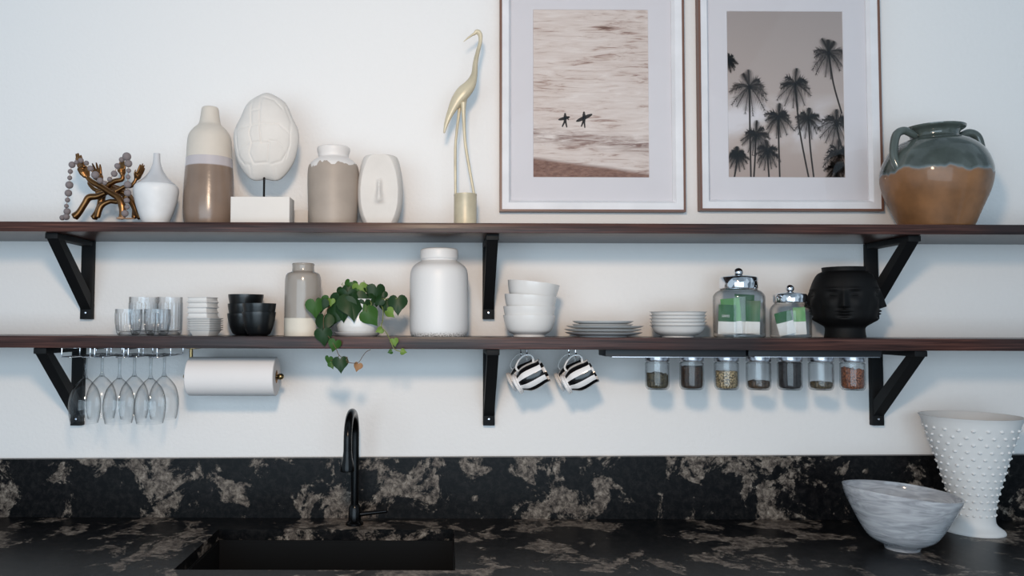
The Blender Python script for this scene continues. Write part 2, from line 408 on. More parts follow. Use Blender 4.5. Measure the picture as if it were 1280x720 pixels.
def framed(x0, x1, yb, ax0, ax1, ayb, mat, label, side):
    D_ = .03
    a = P(x0, yb, D_); b = P(x1, yb, D_); zb = a.z; w = b.x-a.x; H = w*1.30; cx = (a.x+b.x)/2
    f = thing('framed_print', label, 'picture', (cx, -.001, zb), group='framed prints above the upper shelf')
    def ring(bm, w0, h0, h0b, t, y0, y1, inset=0):
        for lo, hi in (((-w0, y0, h0b), (-w0+t, y1, h0)), ((w0-t, y0, h0b), (w0, y1, h0)), ((-w0+t, y0, h0b), (w0-t, y1, h0b+t)), ((-w0+t, y0, h0-t), (w0-t, y1, h0))): box(bm, lo, hi)
        return bm
    obj('frame', ring(bmesh.new(), w/2, H, 0, .0065, -D_, 0), M_frame, f, smooth=0)
    # sloping white liner
    bm = bmesh.new(); i0 = .0065; i1 = .036; yo, yi = -D_+.003, -.012
    o4 = [(-w/2+i0, yo, i0), (w/2-i0, yo, i0), (w/2-i0, yo, H-i0), (-w/2+i0, yo, H-i0)]
    m4 = [(-w/2+i1-.008, yo+.002, i1-.008), (w/2-i1+.008, yo+.002, i1-.008), (w/2-i1+.008, yo+.002, H-i1+.008), (-w/2+i1-.008, yo+.002, H-i1+.008)]
    n4 = [(-w/2+i1, yi, i1), (w/2-i1, yi, i1), (w/2-i1, yi, H-i1), (-w/2+i1, yi, H-i1)]
    b4 = [(p[0], -.002, p[2]) for p in n4]; c4 = [(p[0], -.002, p[2]) for p in o4]
    R = [[bm.verts.new(p) for p in q] for q in (o4, m4, n4, b4, c4)]
    for A, B in zip(R, R[1:]+R[:1]):
        for k in range(4): bm.faces.new((A[k], A[(k+1) % 4], B[(k+1) % 4], B[k]))
    obj('liner', bm, M_liner, f, smooth=0)
    # mat board with its window and the print behind it
    pa = P(ax0, ayb, .010); pb = P(ax1, ayb, .010); ux0, ux1, uz = pa.x-cx, pb.x-cx, pa.z-zb; uz1 = H-uz*.95
    bm = bmesh.new(); o4 = [(-w/2+i1, i1), (w/2-i1, i1), (w/2-i1, H-i1), (-w/2+i1, H-i1)]; n4 = [(ux0, uz), (ux1, uz), (ux1, uz1), (ux0, uz1)]
    bev = .0012
    R = [[bm.verts.new((p[0], -.008, p[1])) for p in o4], [bm.verts.new((p[0], -.008, p[1])) for p in n4], [bm.verts.new((p[0]+(bev if k in (0, 3) else -bev), -.0062, p[1]+(bev if k < 2 else -bev))) for k, p in enumerate(n4)]]
    for A, B in zip(R, R[1:]):
        for k in range(4): bm.faces.new((A[k], A[(k+1) % 4], B[(k+1) % 4], B[k]))
    obj('mat_board', bm, M_mat, f, smooth=0)
    pr = obj('print', Box((ux0-.004, -.006, uz-.004), (ux1+.004, -.0045, uz1+.004)), mat, f, smooth=0)
    obj('glass_pane', Box((-w/2+i1, -.0115, i1), (w/2-i1, -.0100, H-i1)), M_pane, f, smooth=0)
    def to(px, py):
        q = P(px, py, .007); return (q.x-cx, q.z-zb)
    return f, pr, to, (ux0, ux1, uz, uz1)
f1, pr1, to1, B1 = framed(624.8, 857.5, 264, 666.5, 812, 221.5, M_surf, 'framed beach print of two surfers carrying boards in sepia tones', 0)
# print origin at its own lower middle: move mesh so that object coordinates start there
def recentre(o, B):
    c = Vector(((B[0]+B[1])/2, 0, B[2]))
    o.data.transform(Matrix.Translation(-c)); o.location = c; return c
c1 = recentre(pr1, B1)
def ell(cx, cy, a, b, rot, n=18): return [(cx+a*cos(t)*cos(rot)-b*sin(t)*sin(rot), cy+a*cos(t)*sin(rot)+b*sin(t)*cos(rot)) for t in [2*pi*i/n for i in range(n)]]
def C3(cx, cy): return to1(520+cx/3.273, 78+cy/3.273)
def mapp(polys, fn): return [[fn(*q) for q in p] for p in polys]
def limb(x0, y0, x1, y1, w0, w1):
    dx, dy = x1-x0, y1-y0; l = sqrt(dx*dx+dy*dy); nx, ny = -dy/l, dx/l
    return [(x0+nx*w0, y0+ny*w0), (x1+nx*w1, y1+ny*w1), (x1-nx*w1, y1-ny*w1), (x0-nx*w0, y0-ny*w0)]
sA = [ell(610, 212, 4.5, 5, 0), ell(606, 229, 25, 6.5, -.25), limb(610, 216, 610, 244, 6, 6), limb(608, 242, 598, 264, 4, 2.5), limb(612, 242, 617, 266, 4, 2.5), limb(617, 222, 624, 236, 2.5, 2)]
sB = [ell(687, 206, 4.5, 5, 0), ell(688, 227, 37, 8, -.42), limb(687, 210, 687, 242, 6, 6), limb(685, 240, 676, 263, 4, 2.5), limb(688, 240, 691, 268, 4, 2.5)]
for s in (sA, sB):
    q = flat_ink(pr1, 'surfer_silhouette', [[(a-c1.x, b-c1.z) for a, b in p] for p in mapp(s, C3)], -.0063)
f2, pr2, to2, B2 = framed(875.5, 1105, 263, 911, 1057.5, 221.5, M_palm, 'framed print of tall palm trees against a sepia cloudy sky', 1)
c2 = recentre(pr2, B2)
def C4(cx, cy): return to2(850+cx/3.272, 78+cy/3.272)
def palm(cx, cy, R, bx, by, seed, tw=3.5):
    rr = random.Random(seed); polys = []
    tr = spline([(cx, cy), ((cx*1.3+bx*.7)/2, (cy+by)/2), (bx, by)], 8)
    for i in range(len(tr)-1): polys.append(limb(*tr[i], *tr[i+1], tw, tw))
    n = 13
    for k in range(n):
        a = -pi/2 + (k-(n-1)/2)*(2*pi/n)*1.0 + rr.uniform(-.12, .12); ln = R*rr.uniform(.8, 1.08)
        pts = []
        for j in range(9):
            t = j/8; pts.append((cx+cos(a)*ln*t, cy+sin(a)*ln*t + ((.42+.12*rr.random())*R*t*t if sin(a) > -.9 else .12*R*t*t)))
        for j in range(8):
            polys.append(limb(*pts[j], *pts[j+1], 1.3, .9))
            (x0, y0), (x1, y1) = pts[j], pts[j+1]; dx, dy = x1-x0, y1-y0; l = sqrt(dx*dx+dy*dy) or 1; ux, uy = dx/l, dy/l
            wl_ = R*.34*sin(pi*min(1, (j+1.2)/9.5))
            for s in (-1, 1):
                for h in (0, .5):
                    bx0, by0 = x0+dx*h, y0+dy*h
                    tx = bx0+ux*wl_*.75-uy*s*wl_*.8; ty = by0+uy*wl_*.75+ux*s*wl_*.8+R*.05
                    polys.append([(bx0-ux*1.8, by0-uy*1.8), (bx0+ux*2.4, by0+uy*2.4), (tx, ty)])
    polys.append(ell(cx, cy, R*.10, R*.12, 0)); return polys
def clip(polys, B, c):
    res = []
    for p in polys:
        q = [(a-c.x, b-c.z) for a, b in mapp([p], C4)[0]]
        lo, hi, zb = B[0]-c.x+.002, B[1]-c.x-.002, B[2]-c.z+.001
        q = [(min(max(a, lo), hi), max(b, zb)) for a, b in q]
        ar = abs(sum(q[i][0]*q[(i+1) % len(q)][1]-q[(i+1) % len(q)][0]*q[i][1] for i in range(len(q))))
        if ar > 2e-8: res.append(q)
    return res
for k, (a) in enumerate([(284, 100, 82, 290, 470), (470, 88, 76, 526, 470), (402, 222, 66, 408, 470), (525, 228, 60, 547, 470), (310, 295, 62, 302, 470), (358, 362, 56, 364, 470), (235, 378, 48, 222, 470), (640, 248, 76, 662, 350), (648, 372, 70, 650, 470), (640, 430, 52, 640, 470), (196, -10, 40, 150, 60), (608, -40, 75, 662, 210)]):
    flat_ink(pr2, 'palm_silhouette', clip(palm(*a, 30+k), B2, c2), -.0063-.00002*k)

# ------------------------------------------------------------ upper shelf things
DV = .14
def base(px, d, Z): return Vector((P(px, 300, d).x, -d, Z+.0002))
def profpx(pts, cx, d, Z):
    """photo silhouette (half width px, photo y) to (r, z) above the shelf"""
    return [(r*SC(d), max(0, P(cx, y, d).z-Z)) for r, y in pts]
def hz(cx, y, d, Z): return P(cx, y, d).z-Z
# tall bottle vase
def vase_on(name, label, cat, cx, d, Z, pts, mat, n=5, t=.003, seg=72, group=None):
    pr = profpx(pts, cx, d, Z); pr[0] = (pr[0][0], 0); pr = spline(pr, n)
    pr = [(max(r, .0005), max(z, 0)) for r, z in pr]
    o = obj(name, vessel(pr, t, seg), mat, loc=base(cx, d, Z), smooth=40)
    return tag(o, label, cat, group)
d = .105; h = hz(260, 206, d, ZU)
mb = bands('bottle_glaze', (132, 112, 98), (206, 196, 184), hz(260, 199, d, ZU), .001, 20, mid=(186, 178, 180), midz=hz(260, 211, d, ZU), rl=.22, rh=.6, bump=(120, .2, .001))
vase_on('bottle_vase', 'tall bottle vase in cream over grey-brown glaze with narrow neck', 'vase', 260, d, ZU,
        [(26, 290), (29, 280), (31, 262), (30, 225), (28, 198), (27, 178), (25, 169), (20, 162), (14, 156), (12, 148), (10.5, 137), (9, 134.5)], mb)
# small white vase with pale neck
d = .15
mb = bands('small_vase_glaze', (226, 225, 225), (198, 197, 199), hz(194, 232, d, ZU), .0001, 20, rl=.45, rh=.15)
vase_on('bottle_vase', 'small round white vase with a pale grey thin neck beside the bronze hands', 'vase', 194, d, ZU,
        [(14, 290), (19, 272), (24, 257), (27, 243), (27, 236), (24.5, 231.5), (15, 223), (9, 215), (6, 208), (4.5, 202), (4, 192)], mb)
# crackled jar
d = DV
mb = bands('reactive_jar_glaze', (162, 148, 136), (218, 212, 208), hz(416, 208, d, ZU), .034, 34, rl=.5, rh=.45, bump=(90, .25, .001))
vase_on('stoneware_jar', 'round shouldered jar with white drip glaze over grey-brown clay', 'vase', 416, d, ZU,
        [(28, 290), (29.5, 283), (31, 262), (32, 235), (32, 216), (30, 207), (24, 201), (19.5, 198), (19, 195), (20.5, 189), (20.5, 186), (19, 184.5)], mb)
# face vase
d = .14; H = hz(475, 196.5, d, ZU); R = 28.5*SC(d)
pr = spline([(.0, 0), (.60, 0), (.80, .10), (.95, .28), (1.0, .48), (.97, .68), (.86, .88), (.76, .975), (.68, 1.0)], 8)
def facefn(t, z, r):
    x, y = r*cos(t), r*sin(t); u = z/H
    fl = -R*(.60+.12*(u-.5))
    if y < fl:
        k = 0
        xx = x/R
        y = fl + .10*R*max(0, 1-(xx/.85)**2-((u-.5)/.5)**2)      # dished face
        # nose
        nz_ = (u-.50)/.17
        if abs(nz_) < 1.2:
            wd = .10+.10*max(0, -(nz_)) ; g = exp(-(xx/wd)**2)*max(0, min(1, (1.05-abs(nz_))*4)); y -= .25*R*g*(1.0-.45*max(0, nz_))
    return (x, y, z)
prf = [(r*R, z*H) for r, z in pr]
bm = lathe(prf+[(R*.62, H-.002), (R*.60, H-.02), (0, H-.022)], 220, fn=facefn)
tag(obj('face_vase', bm, M_plaster, loc=base(475, d, ZU), smooth=60), 'white vase with a flat oval face and long nose on the upper shelf', 'vase')
# turtle shell on stand
d = .12; sw = (362-288)*SC(.215)
t0 = thing('shell_sculpture', 'white tortoise shell sculpture on a black rod and white block', 'sculpture', Vector((P(325, 260, .215).x, -.18, ZU+.0002)))
hb = hz(325, 246, .215, ZU)
obj('stand_block', Box((-sw/2, -.035, 0), (sw/2, .035, hb), .001), M_block, t0)
zt1 = hz(330, 226, .18, ZU)
obj('rod', lathe([(0, hb), (.0032, hb), (.0032, zt1+.03), (0, zt1+.03)], 16), M_matteblack, t0, (P(330, 240, .18).x-t0.location.x, 0, 0))
# the shell
cxm = P(331, 170, .19).x-t0.location.x; zc_ = hz(331, 171, .19, ZU); a_ = 41*SC(.19); b_ = 57.5*SC(.19)
segs = []
def sp(cx, cy): # crop pixel -> shell units
    q = P(270+cx/3.6, 98+cy/3.6, .19); return ((q.x-t0.location.x-cxm)/a_, (q.z-ZU-zc_)/b_)
lines = [[(168, 100), (165, 150), (170, 220), (160, 255), (172, 300), (160, 345), (178, 388)], [(208, 85), (206, 150), (208, 215), (215, 300), (250, 300), (245, 345), (240, 385)],
         [(170, 152), (206, 150)], [(170, 222), (208, 216)], [(172, 300), (212, 296)], [(178, 388), (240, 384)], [(100, 345), (130, 388), (160, 392)],
         [(250, 290), (285, 295), (322, 335), (300, 375), (255, 392)], [(168, 100), (120, 120), (100, 170)], [(208, 85), (262, 100), (300, 140)], [(165, 222), (110, 230), (85, 250)], [(208, 215), (290, 215), (330, 250)],
         [(110, 120), (92, 200), (96, 300), (110, 370)], [(310, 130), (338, 200), (335, 300), (318, 360)], [(158, 392), (160, 455)], [(268, 392), (266, 455)], [(160, 300), (118, 320), (100, 345)]]
for ln in lines:
    q = [sp(*p) for p in ln]; segs += list(zip(q, q[1:]))
def dseg(x, y, s):
    (ax, ay), (bx, by) = s; dx, dy = bx-ax, by-ay; t = max(0, min(1, ((x-ax)*dx+(y-ay)*dy)/(dx*dx+dy*dy+1e-9)))
    return sqrt((x-ax-t*dx)**2+(y-ay-t*dy)**2)
bm = bmesh.new(); NR, NT = 70, 150; rings = [[]]
def outline(t):
    k = 1.0+.02*cos(6*t)+.012*sin(9*t)
    if sin(t) > 0: k *= 1-.05*abs(sin(2*t))+.03*max(0, sin(t))**12
    else: k *= 1+.03*abs(sin(2*t)) - .05*max(0, -sin(t))**6
    return k
front = []; 
for i in range(1, NR+1):
    r = i/NR; ring = []
    for j in range(NT):
        t = 2*pi*j/NT; x = r*cos(t)*outline(t); y = r*sin(t)*outline(t)
        dd = min(dseg(x, y, s) for s in segs)
        g = .0024*exp(-(dd/.022)**2) if r < .96 else 0
        dep = .052*(1-r**2.6)**.62 + .003*exp(-((x+.13)/.16)**2)*(1-r)
        ring.append(bm.verts.new((x*a_, -(dep-g), y*b_)))
    front.append(ring)
c0 = bm.verts.new((0, -.052, 0))
for j in range(NT): bm.faces.new((c0, front[0][j], front[0][(j+1) % NT]))
for A, B in zip(front, front[1:]):
    for j in range(NT): bm.faces.new((A[j], B[j], B[(j+1) % NT], A[(j+1) % NT]))
back = [[bm.verts.new((v.co.x*.97, .006 if i == 0 else v.co.y*.8+.008, v.co.z*.97)) for v in front[k]] for i, k in ((0, NR-1), (1, NR*2//3), (1, NR//3))]
cb_ = bm.verts.new((0, -.034, 0))
for A, B in zip([front[-1]]+back, back):
    for j in range(NT): bm.faces.new((A[j], B[j], B[(j+1) % NT], A[(j+1) % NT]))
for j in range(NT): bm.faces.new((cb_, back[-1][j], back[-1][(j+1) % NT]))
obj('shell', bm, M_plaster, t0, (cxm, .01, zc_), smooth=50)
# small white block behind
q = base(377, .06, ZU)
tag(obj('white_block', Box((-.055, -.02, 0), (.022, .03, hz(377, 264, .06, ZU)), .001), M_block, loc=(q.x, q.y, q.z)), 'small low white block behind the shell stand, beside the drip glaze jar', 'block')
# crane figure
def C7(cx, cy, d): return P(540+cx/3.571, 78+cy/3.571, d)
d = .13; t0 = thing('crane_figurine', 'pale brass crane figurine standing on a round base', 'figurine', base(581.5, d, ZU)); O = t0.location; s7 = SC(d)/3.571
def rel(v): return v-O
hb = hz(581, 243, d, ZU)
obj('pedestal', lathe([(0, 0), (.0345, 0), (.0345, .004), (.0338, .006), (.0338, hb-.006), (.0345, hb-.004), (.0345, hb), (0, hb+.0005)], 48), M_gold, t0)
bm = bmesh.new()
pth = [(186, -122, 5), (200, -137, 11), (214, -125, 12), (216, -95, 10), (205, -50, 11), (194, 0, 13), (188, 55, 17), (170, 100, 30), (140, 135, 38), (112, 170, 32), (85, 220, 20), (65, 270, 12), (54, 315, 5)]
sp_ = spline(pth, 6); tube(bm, [rel(C7(x, y, d)) for x, y, r in sp_], [max(r, 1)*s7*1.0 for x, y, r in sp_], 16, flat=.8)
sp_ = spline([(188, -128, 6), (165, -112, 4.5), (140, -92, 2)], 5); tube(bm, [rel(C7(x, y, d)) for x, y, r in sp_], [r*s7 for x, y, r in sp_], 10)
ball(bm, rel(C7(128, 165, d-.003)), 30*s7, (1.0, .75, 1.3))
b = obj('body', bm, M_gold, t0); remesh(b, .0016, 3)
for dd, ps in ((-.010, [(126, 175, 13), (122, 215, 8), (108, 330, 6), (104, 400, 6.5), (105, 590, 6)]), (.010, [(140, 180, 14), (141, 230, 9), (146, 330, 7), (154, 400, 7), (188, 590, 6)])):
    bm = bmesh.new(); sp_ = spline(ps, 6); k = len(sp_)
    tube(bm, [rel(C7(x, y, d+dd)) for x, y, r in sp_], [r*s7 for x, y, r in sp_], 12); obj('leg', bm, M_gold, t0)
# jug
d = .178
m = NM('jug_glaze'); zz = m.xyz()[2]; zth = hz(1170, 219, d, ZU)
hh = m.math('ADD', zz, m.math('MULTIPLY', m.math('SUBTRACT', m.noise(22, (1, 1, .12), 2), .5), .05))
f = m.ramp(m.math('MULTIPLY', m.math('SUBTRACT', hh, zth-.002), 60), [(.0, (0, 0, 0)), (.12, (1, 1, 1))])
edge = m.ramp(m.math('ABSOLUTE', m.math('SUBTRACT', hh, zth)), [(.0, (1, 1, 1)), (.006, (0, 0, 0))])
nn = m.noise(12, detail=7)
clay = m.ramp(nn, [(.3, L((98, 66, 38))[:3]), (.7, L((142, 98, 60))[:3])]); gr = m.ramp(nn, [(.3, L((50, 56, 52))[:3]), (.7, L((84, 92, 88))[:3])])
c = m.mix(f, clay, gr); c = m.mix(m.math('MULTIPLY', edge, .6), c, L((120, 134, 140))); m.col(c); m.bump(m.noise(60), .15, .001); mj = m.set(.25, coat=.3)
m.l.new(m.math('SUBTRACT', .5, m.math('MULTIPLY', f, .36)), m.b.inputs['Roughness'])
t0 = thing('glazed_jug', 'green-grey glazed two-handled jug with bare tan clay below', 'jug', base(1171, d, ZU))
pr = profpx([(40, 294), (41, 284), (50, 262), (59, 240), (62.5, 222), (61, 208), (54, 192), (42, 180), (29, 174), (27, 171), (29, 166), (34, 162.5), (35, 160)], 1171, d, ZU); pr[0] = (pr[0][0], 0)
obj('body', vessel([(r, max(z, 0)) for r, z in spline(pr, 6)], .006, 96), mj, t0, smooth=50)
for s in (-1, 1):
    bm = bmesh.new(); sc = SC(d)
    pth = [(-29, 172, 4), (-33, 170, 4.5), (-44, 166, 5), (-54, 171, 5.2), (-58.5, 185, 5), (-59.5, 200, 5), (-55.5, 213, 5.5), (-53, 222, 3)]
    if s > 0: pth = [(-x, y, r) for x, y, r in pth]
    sp_ = spline(pth, 6)
    fw = -.030 if s < 0 else .0
    pts = []
    for i, (x, y, r) in enumerate(sp_):
        tt = i/(len(sp_)-1)
        pts.append(Vector((x*sc, -.018-.022*tt if s < 0 else -.0, hz(1171, y, d, ZU))))
    tube(bm, pts, [r*sc for x, y, r in sp_], 14)
    obj('handle', bm, mj, t0)

# bronze hands sculpture
def C8(cx, cy, d): return P(76+cx/6.546, 180+cy/6.546, d)
d = .13; t0 = thing('bronze_hands_sculpture', 'bronze sculpture of intertwined arms and open hands with grey beads over it', 'sculpture', base(134, d, ZU)); O = t0.location; s8 = SC(d)/6.546
def hand(bm, w, dirv, sidev, fr, size, spread=.16, curl=.0, up_=None):
    """w wrist point, dirv towards fingertips, sidev across the palm, fr palm normal"""
    dirv = dirv.normalized(); sidev = (sidev-dirv*sidev.dot(dirv)).normalized(); nrm = dirv.cross(sidev)
    pl = size*.38
    tube(bm, [w, w+dirv*pl*.45, w+dirv*pl], [size*.13, size*.20, size*.20], 12, flat=.45 if abs(sidev.dot(dirv.orthogonal().normalized())) > .7 else .6)
    for k, ln in enumerate((.42, .50, .47, .36)):
        o_ = (k-1.5)/1.5; st = w+dirv*pl*.85+sidev*o_*size*.145
        dv = (dirv+sidev*o_*spread*.75).normalized(); L_ = ln*size*1.3
        pts = [st, st+dv*L_*.4, st+dv*L_*.75+nrm*curl*size*.08, st+dv*L_+nrm*curl*size*.2]
        tube(bm, pts, [size*.070, size*.066, size*.056, size*.034], 8)
    st = w+dirv*pl*.25-sidev*size*.12; dv = (dirv*.8-sidev*.75).normalized()
    tube(bm, [st, st+dv*size*.22, st+dv*size*.30+dirv*size*.16], [size*.06, size*.05, size*.032], 8)
bm = bmesh.new()
arms = [
  (0.02, [(112, 596, 34), (150, 560, 27), (195, 490, 26), (232, 438, 29), (300, 428, 25), (370, 400, 20), (450, 385, 17), (520, 350, 17), (580, 340, 17), (618, 285, 13)]),
  (0.03, [(212, 268, 16), (255, 310, 22), (330, 350, 25), (400, 395, 24), (470, 440, 28), (500, 500, 30), (505, 560, 26), (500, 608, 28)]),
  (-0.02, [(325, 305, 14), (370, 345, 18), (440, 370, 22), (530, 420, 26), (590, 490, 27), (620, 560, 25), (650, 606, 24)]),
  (-0.01, [(505, 255, 17), (500, 290, 19), (440, 305, 22), (380, 345, 24), (340, 420, 30), (325, 500, 30), (300, 560, 28), (270, 606, 30)]),
  (0.0, [(290, 400, 18), (380, 380, 20), (470, 385, 24), (540, 420, 20), (470, 470, 22), (400, 470, 20), (330, 510, 24), (300, 600, 22)]),
  (-0.03, [(240, 300, 14), (235, 330, 15), (300, 380, 18), (420, 350, 22), (540, 400, 20), (600, 500, 22), (600, 606, 22)])]
for dd, ps in arms:
    sp_ = spline(ps, 6); tube(bm, [C8(x, y, d+dd)-O for x, y, r in sp_], [r*s8 for x, y, r in sp_], 12)
def hnd(wx, wy, tx, ty, dd, side, curl=0, spread=.16, sz=None):
    w = C8(wx, wy, d+dd)-O; tp = C8(tx, ty, d+dd)-O; hand(bm, w, tp-w, Vector(side), None, (tp-w).length*1.02, spread, curl)
hnd(212, 268, 118, 75, .03, (.5, -.5, .3), .3, .08)
hnd(325, 305, 272, 150, -.02, (1, -.2, .3), 0, .35)
hnd(505, 255, 500, 115, -.01, (1, -.3, 0), .6, .15)
hnd(615, 290, 684, 165, .02, (.6, .7, .3), .3, .1)
for v_ in bm.verts: v_.co.z = max(v_.co.z, 0.0005)
b = obj('arms', bm, M_bronze, t0); remesh(b, .0013, 2)
# bead garland
bl = [(12, 603, 22), (45, 596, 27), (52, 552, 28), (46, 507, 18), (55, 458, 20), (62, 402, 29), (70, 335, 31), (73, 277, 19), (78, 225, 20), (92, 170, 27), (128, 150, 18), (165, 135, 22), (210, 156, 20), (243, 200, 24), (282, 254, 32), (322, 300, 26), (360, 318, 18), (400, 288, 20), (437, 243, 26), (463, 180, 24), (498, 128, 22), (540, 103, 35), (553, 160, 31), (555, 218, 19), (550, 270, 19), (547, 332, 30), (547, 400, 29), (540, 462, 24), (543, 515, 20), (525, 568, 29)]
g0 = thing('bead_garland', 'string of grey wooden beads draped over the bronze hands', 'bead garland', C8(70, 608, .19)); G = g0.location
pr_ = lathe([(.10, -1)]+[(sin(t), -cos(t)) for t in [pi*i/14 for i in range(1, 14)]]+[(.10, 1)], 20)
proto = obj('bead', pr_, M_bead, g0); cpts = []
for i, (x, y, r) in enumerate(bl):
    dd = .185 if 1 else 0
    o = proto if i == 0 else proto.copy()
    if i: COL.objects.link(o); o.parent = g0
    rr = r*SC(dd)/6.546; q = C8(x, y, dd)-G; q.z = max(q.z, rr-(G.z-ZU)+.0003) if y > 560 else q.z
    o.location = q; o.scale = (rr,)*3; cpts.append(q)
bm = bmesh.new(); tube(bm, cpts, .0009, 6); obj('cord', bm, M_tan, g0)
bm = bmesh.new(); ball(bm, C8(490, 607, .185)-G, .0115, (1.1, .5, .35)); ball(bm, C8(560, 610, .185)-G, .011, (1.5, .4, .2)); tube(bm, [cpts[-1], C8(500, 604, .185)-G], .002, 8)
for v_ in bm.verts: v_.co.z = max(v_.co.z, ZU-G.z+.0003)
obj('tassel', bm, M_tan, g0)

# ------------------------------------------------------------ lower shelf things
# tumblers
def tumbler(label, cx, d, wt, wb, ytop, group):
    h = hz(cx, ytop, d, ZL); r1 = wt/2*SC(d); r0 = wb/2*SC(d)
    def rib(t, z, r):
        k = 1+.022*cos(t*22) if .1*h < z < .86*h else 1; return (r*k*cos(t), r*k*sin(t), z)
    t0 = thing('drinking_glass', label, 'glass', base(cx, d, ZL), group=group)
    pr = spline([(r0*.85, 0), (r0, .003), (r0*1.08, h*.15), (r1*.99, h*.5), (r1, h*.8), (r1, h)], 8)
    inn = [(r-.0022, z) for r, z in reversed(pr) if z > .012]+[(r0*.7, .0105), (0, .010)]
    obj('body', lathe([(0, 0.0008)]+pr+inn, 176, fn=rib), M_tumbler, t0, smooth=60)
    obj('base_disc', lathe([(0, .0015), (r0*.85, .0015), (r0*.95, .004), (r0*.8, .0095), (0, .0095)], 48), M_stem, t0)
tumbler('short ribbed clear tumbler, front left of the four glasses', 163, .17, 32, 26, 386.5, 'ribbed glasses on the lower shelf')
tumbler('short ribbed clear tumbler in front, beside the square dishes', 198.5, .17, 31.5, 25, 386.5, 'ribbed glasses on the lower shelf')
tumbler('tall ribbed clear glass behind the two short tumblers, leftmost tall one', 181, .075, 34, 27, 371.5, 'ribbed glasses on the lower shelf')
tumbler('tall ribbed clear glass at the right rear nearest the square dishes', 214, .085, 30, 27, 371.5, 'ribbed glasses on the lower shelf')
# square dishes: six nested below, four deeper small ones on top
def sqbowl(w0, w1, h, t=.0025):
    bm = bmesh.new(); n = 6
    def ring(w, z, c=.12):
        k = w*c; vs = []
        for sx, sy in ((1, 1), (-1, 1), (-1, -1), (1, -1)):
            a = [(w, w-k), (w-k*.3, w-k*.3), (w-k, w)]
            pts = [(p[0]*sx, p[1]*sy) for p in a]
            if sx*sy < 0: pts.reverse()
            vs += pts
        return [bm.verts.new((x, y, z)) for x, y in vs]
    R = [ring(w0, 0), ring(w1-.0052, h*.78), ring(w1-.0012, h*.88), ring(w1, h), ring(w1-t, h), ring(max(w0-t, .004), t)]
    for A, B in zip(R, R[1:]):
        for i in range(12): bm.faces.new((A[i], A[(i+1) % 12], B[(i+1) % 12], B[i]))
    bm.faces.new(R[0][::-1]); bm.faces.new(R[-1]); return bm
d = .17; cx = 258.5; q = base(cx, d, ZL); sc = SC(d)
lowz = [0, 0, 0, 0, 0, 0]
words = ['bottom', 'second from the bottom', 'third from the bottom', 'fourth from the bottom', 'fifth from the bottom', 'sixth from the bottom', 'fourth from the top', 'third from the top', 'second from the top', 'topmost']
h0 = hz(cx, 411.5, d, ZL)
pb = obj('square_dish', sqbowl(.026, .0385, h0), M_white, loc=(q.x, q.y, q.z), rot=(0, 0, radians(-15)), smooth=30)
tag(pb, 'white square dish, bottom one of its stack beside the tumblers', 'dish', 'square white dishes in one stack')
for i in range(1, 6):
    o = pb.copy(); COL.objects.link(o); o.location.z += i*2.75*sc*1.0; o['label'] = 'white wide square dish, %s of its stack beside the tumblers' % words[i]
    o.rotation_euler.z += radians(random.uniform(-.3, .3))
zz = q.z+5*2.75*sc+h0+.0003
sm = sqbowl(.0345, .0325, 6.3*sc, .003)
o0 = obj('square_dish', sm, M_white, loc=(q.x-.006, q.y, zz), rot=(0, 0, radians(-15)), smooth=30)
for i in range(4):
    o = o0 if i == 0 else o0.copy()
    if i: COL.objects.link(o)
    o.location = (q.x-.007-.0012*(i % 2), q.y, zz+i*(6.35*sc)+.0002*i); tag(o, 'white small square dish, %s of the stack beside the tumblers' % words[6+i], 'dish', 'square white dishes in one stack')
# black bowls
def bowlprof(R, h, foot=.5, fh=.04): return spline([(R*foot*.94, 0), (R*foot, h*fh), (R*(foot+.12), h*(fh+.05)), (R*.81, h*.30), (R*.905, h*.54), (R*.985, h*.86), (R, h)], 6)
for (cx, d, w, yts, lab) in ((307.8, .085, 43.5, (392, 380, 368.5), 'left rear'), (325, .175, 41.5, (390, 379.5), 'right front')):
    R = w/2*SC(d); h = hz(cx, yts[0], d, ZL); q = base(cx, d, ZL); p0 = None
    for i, yt in enumerate(yts):
        z = hz(cx, yt, d, ZL)-h
        if p0 is None:
            p0 = obj('black_bowl', vessel(bowlprof(R, h, .56), .0022), M_blackglaze, loc=q); o = p0
        else:
            o = p0.copy(); COL.objects.link(o)
        o.location = (q.x+(.0005*i if lab[0] == 'r' else .001*i), q.y, q.z+z+.0002*i)
        which = {0: 'bottom', 1: 'middle', 2: 'top'}[i] if len(yts) == 3 else ['lower', 'upper'][i]
        tag(o, 'black stoneware bowl, %s one of the %s stack' % (which, 'taller left' if lab[0] == 'l' else 'shorter right'), 'bowl', 'black bowls on the lower shelf')
# tall grey jar
d = .14
mb = bands('grey_jar_glaze', (214, 206, 192), (156, 148, 140), hz(380, 398, d, ZL), .0005, 20, rl=.7, rh=.16, bump=(40, .1, .001))
vase_on('stoneware_jar', 'tall grey glazed jar with an unglazed cream foot beside the plant', 'vase', 379.5, d, ZL,
        [(21, 424), (22.3, 421.5), (22.6, 400), (22.5, 360), (22, 348), (20, 342.5), (15, 340), (13.7, 338.5), (13.5, 333), (14, 330.5), (13, 329.5)], mb)
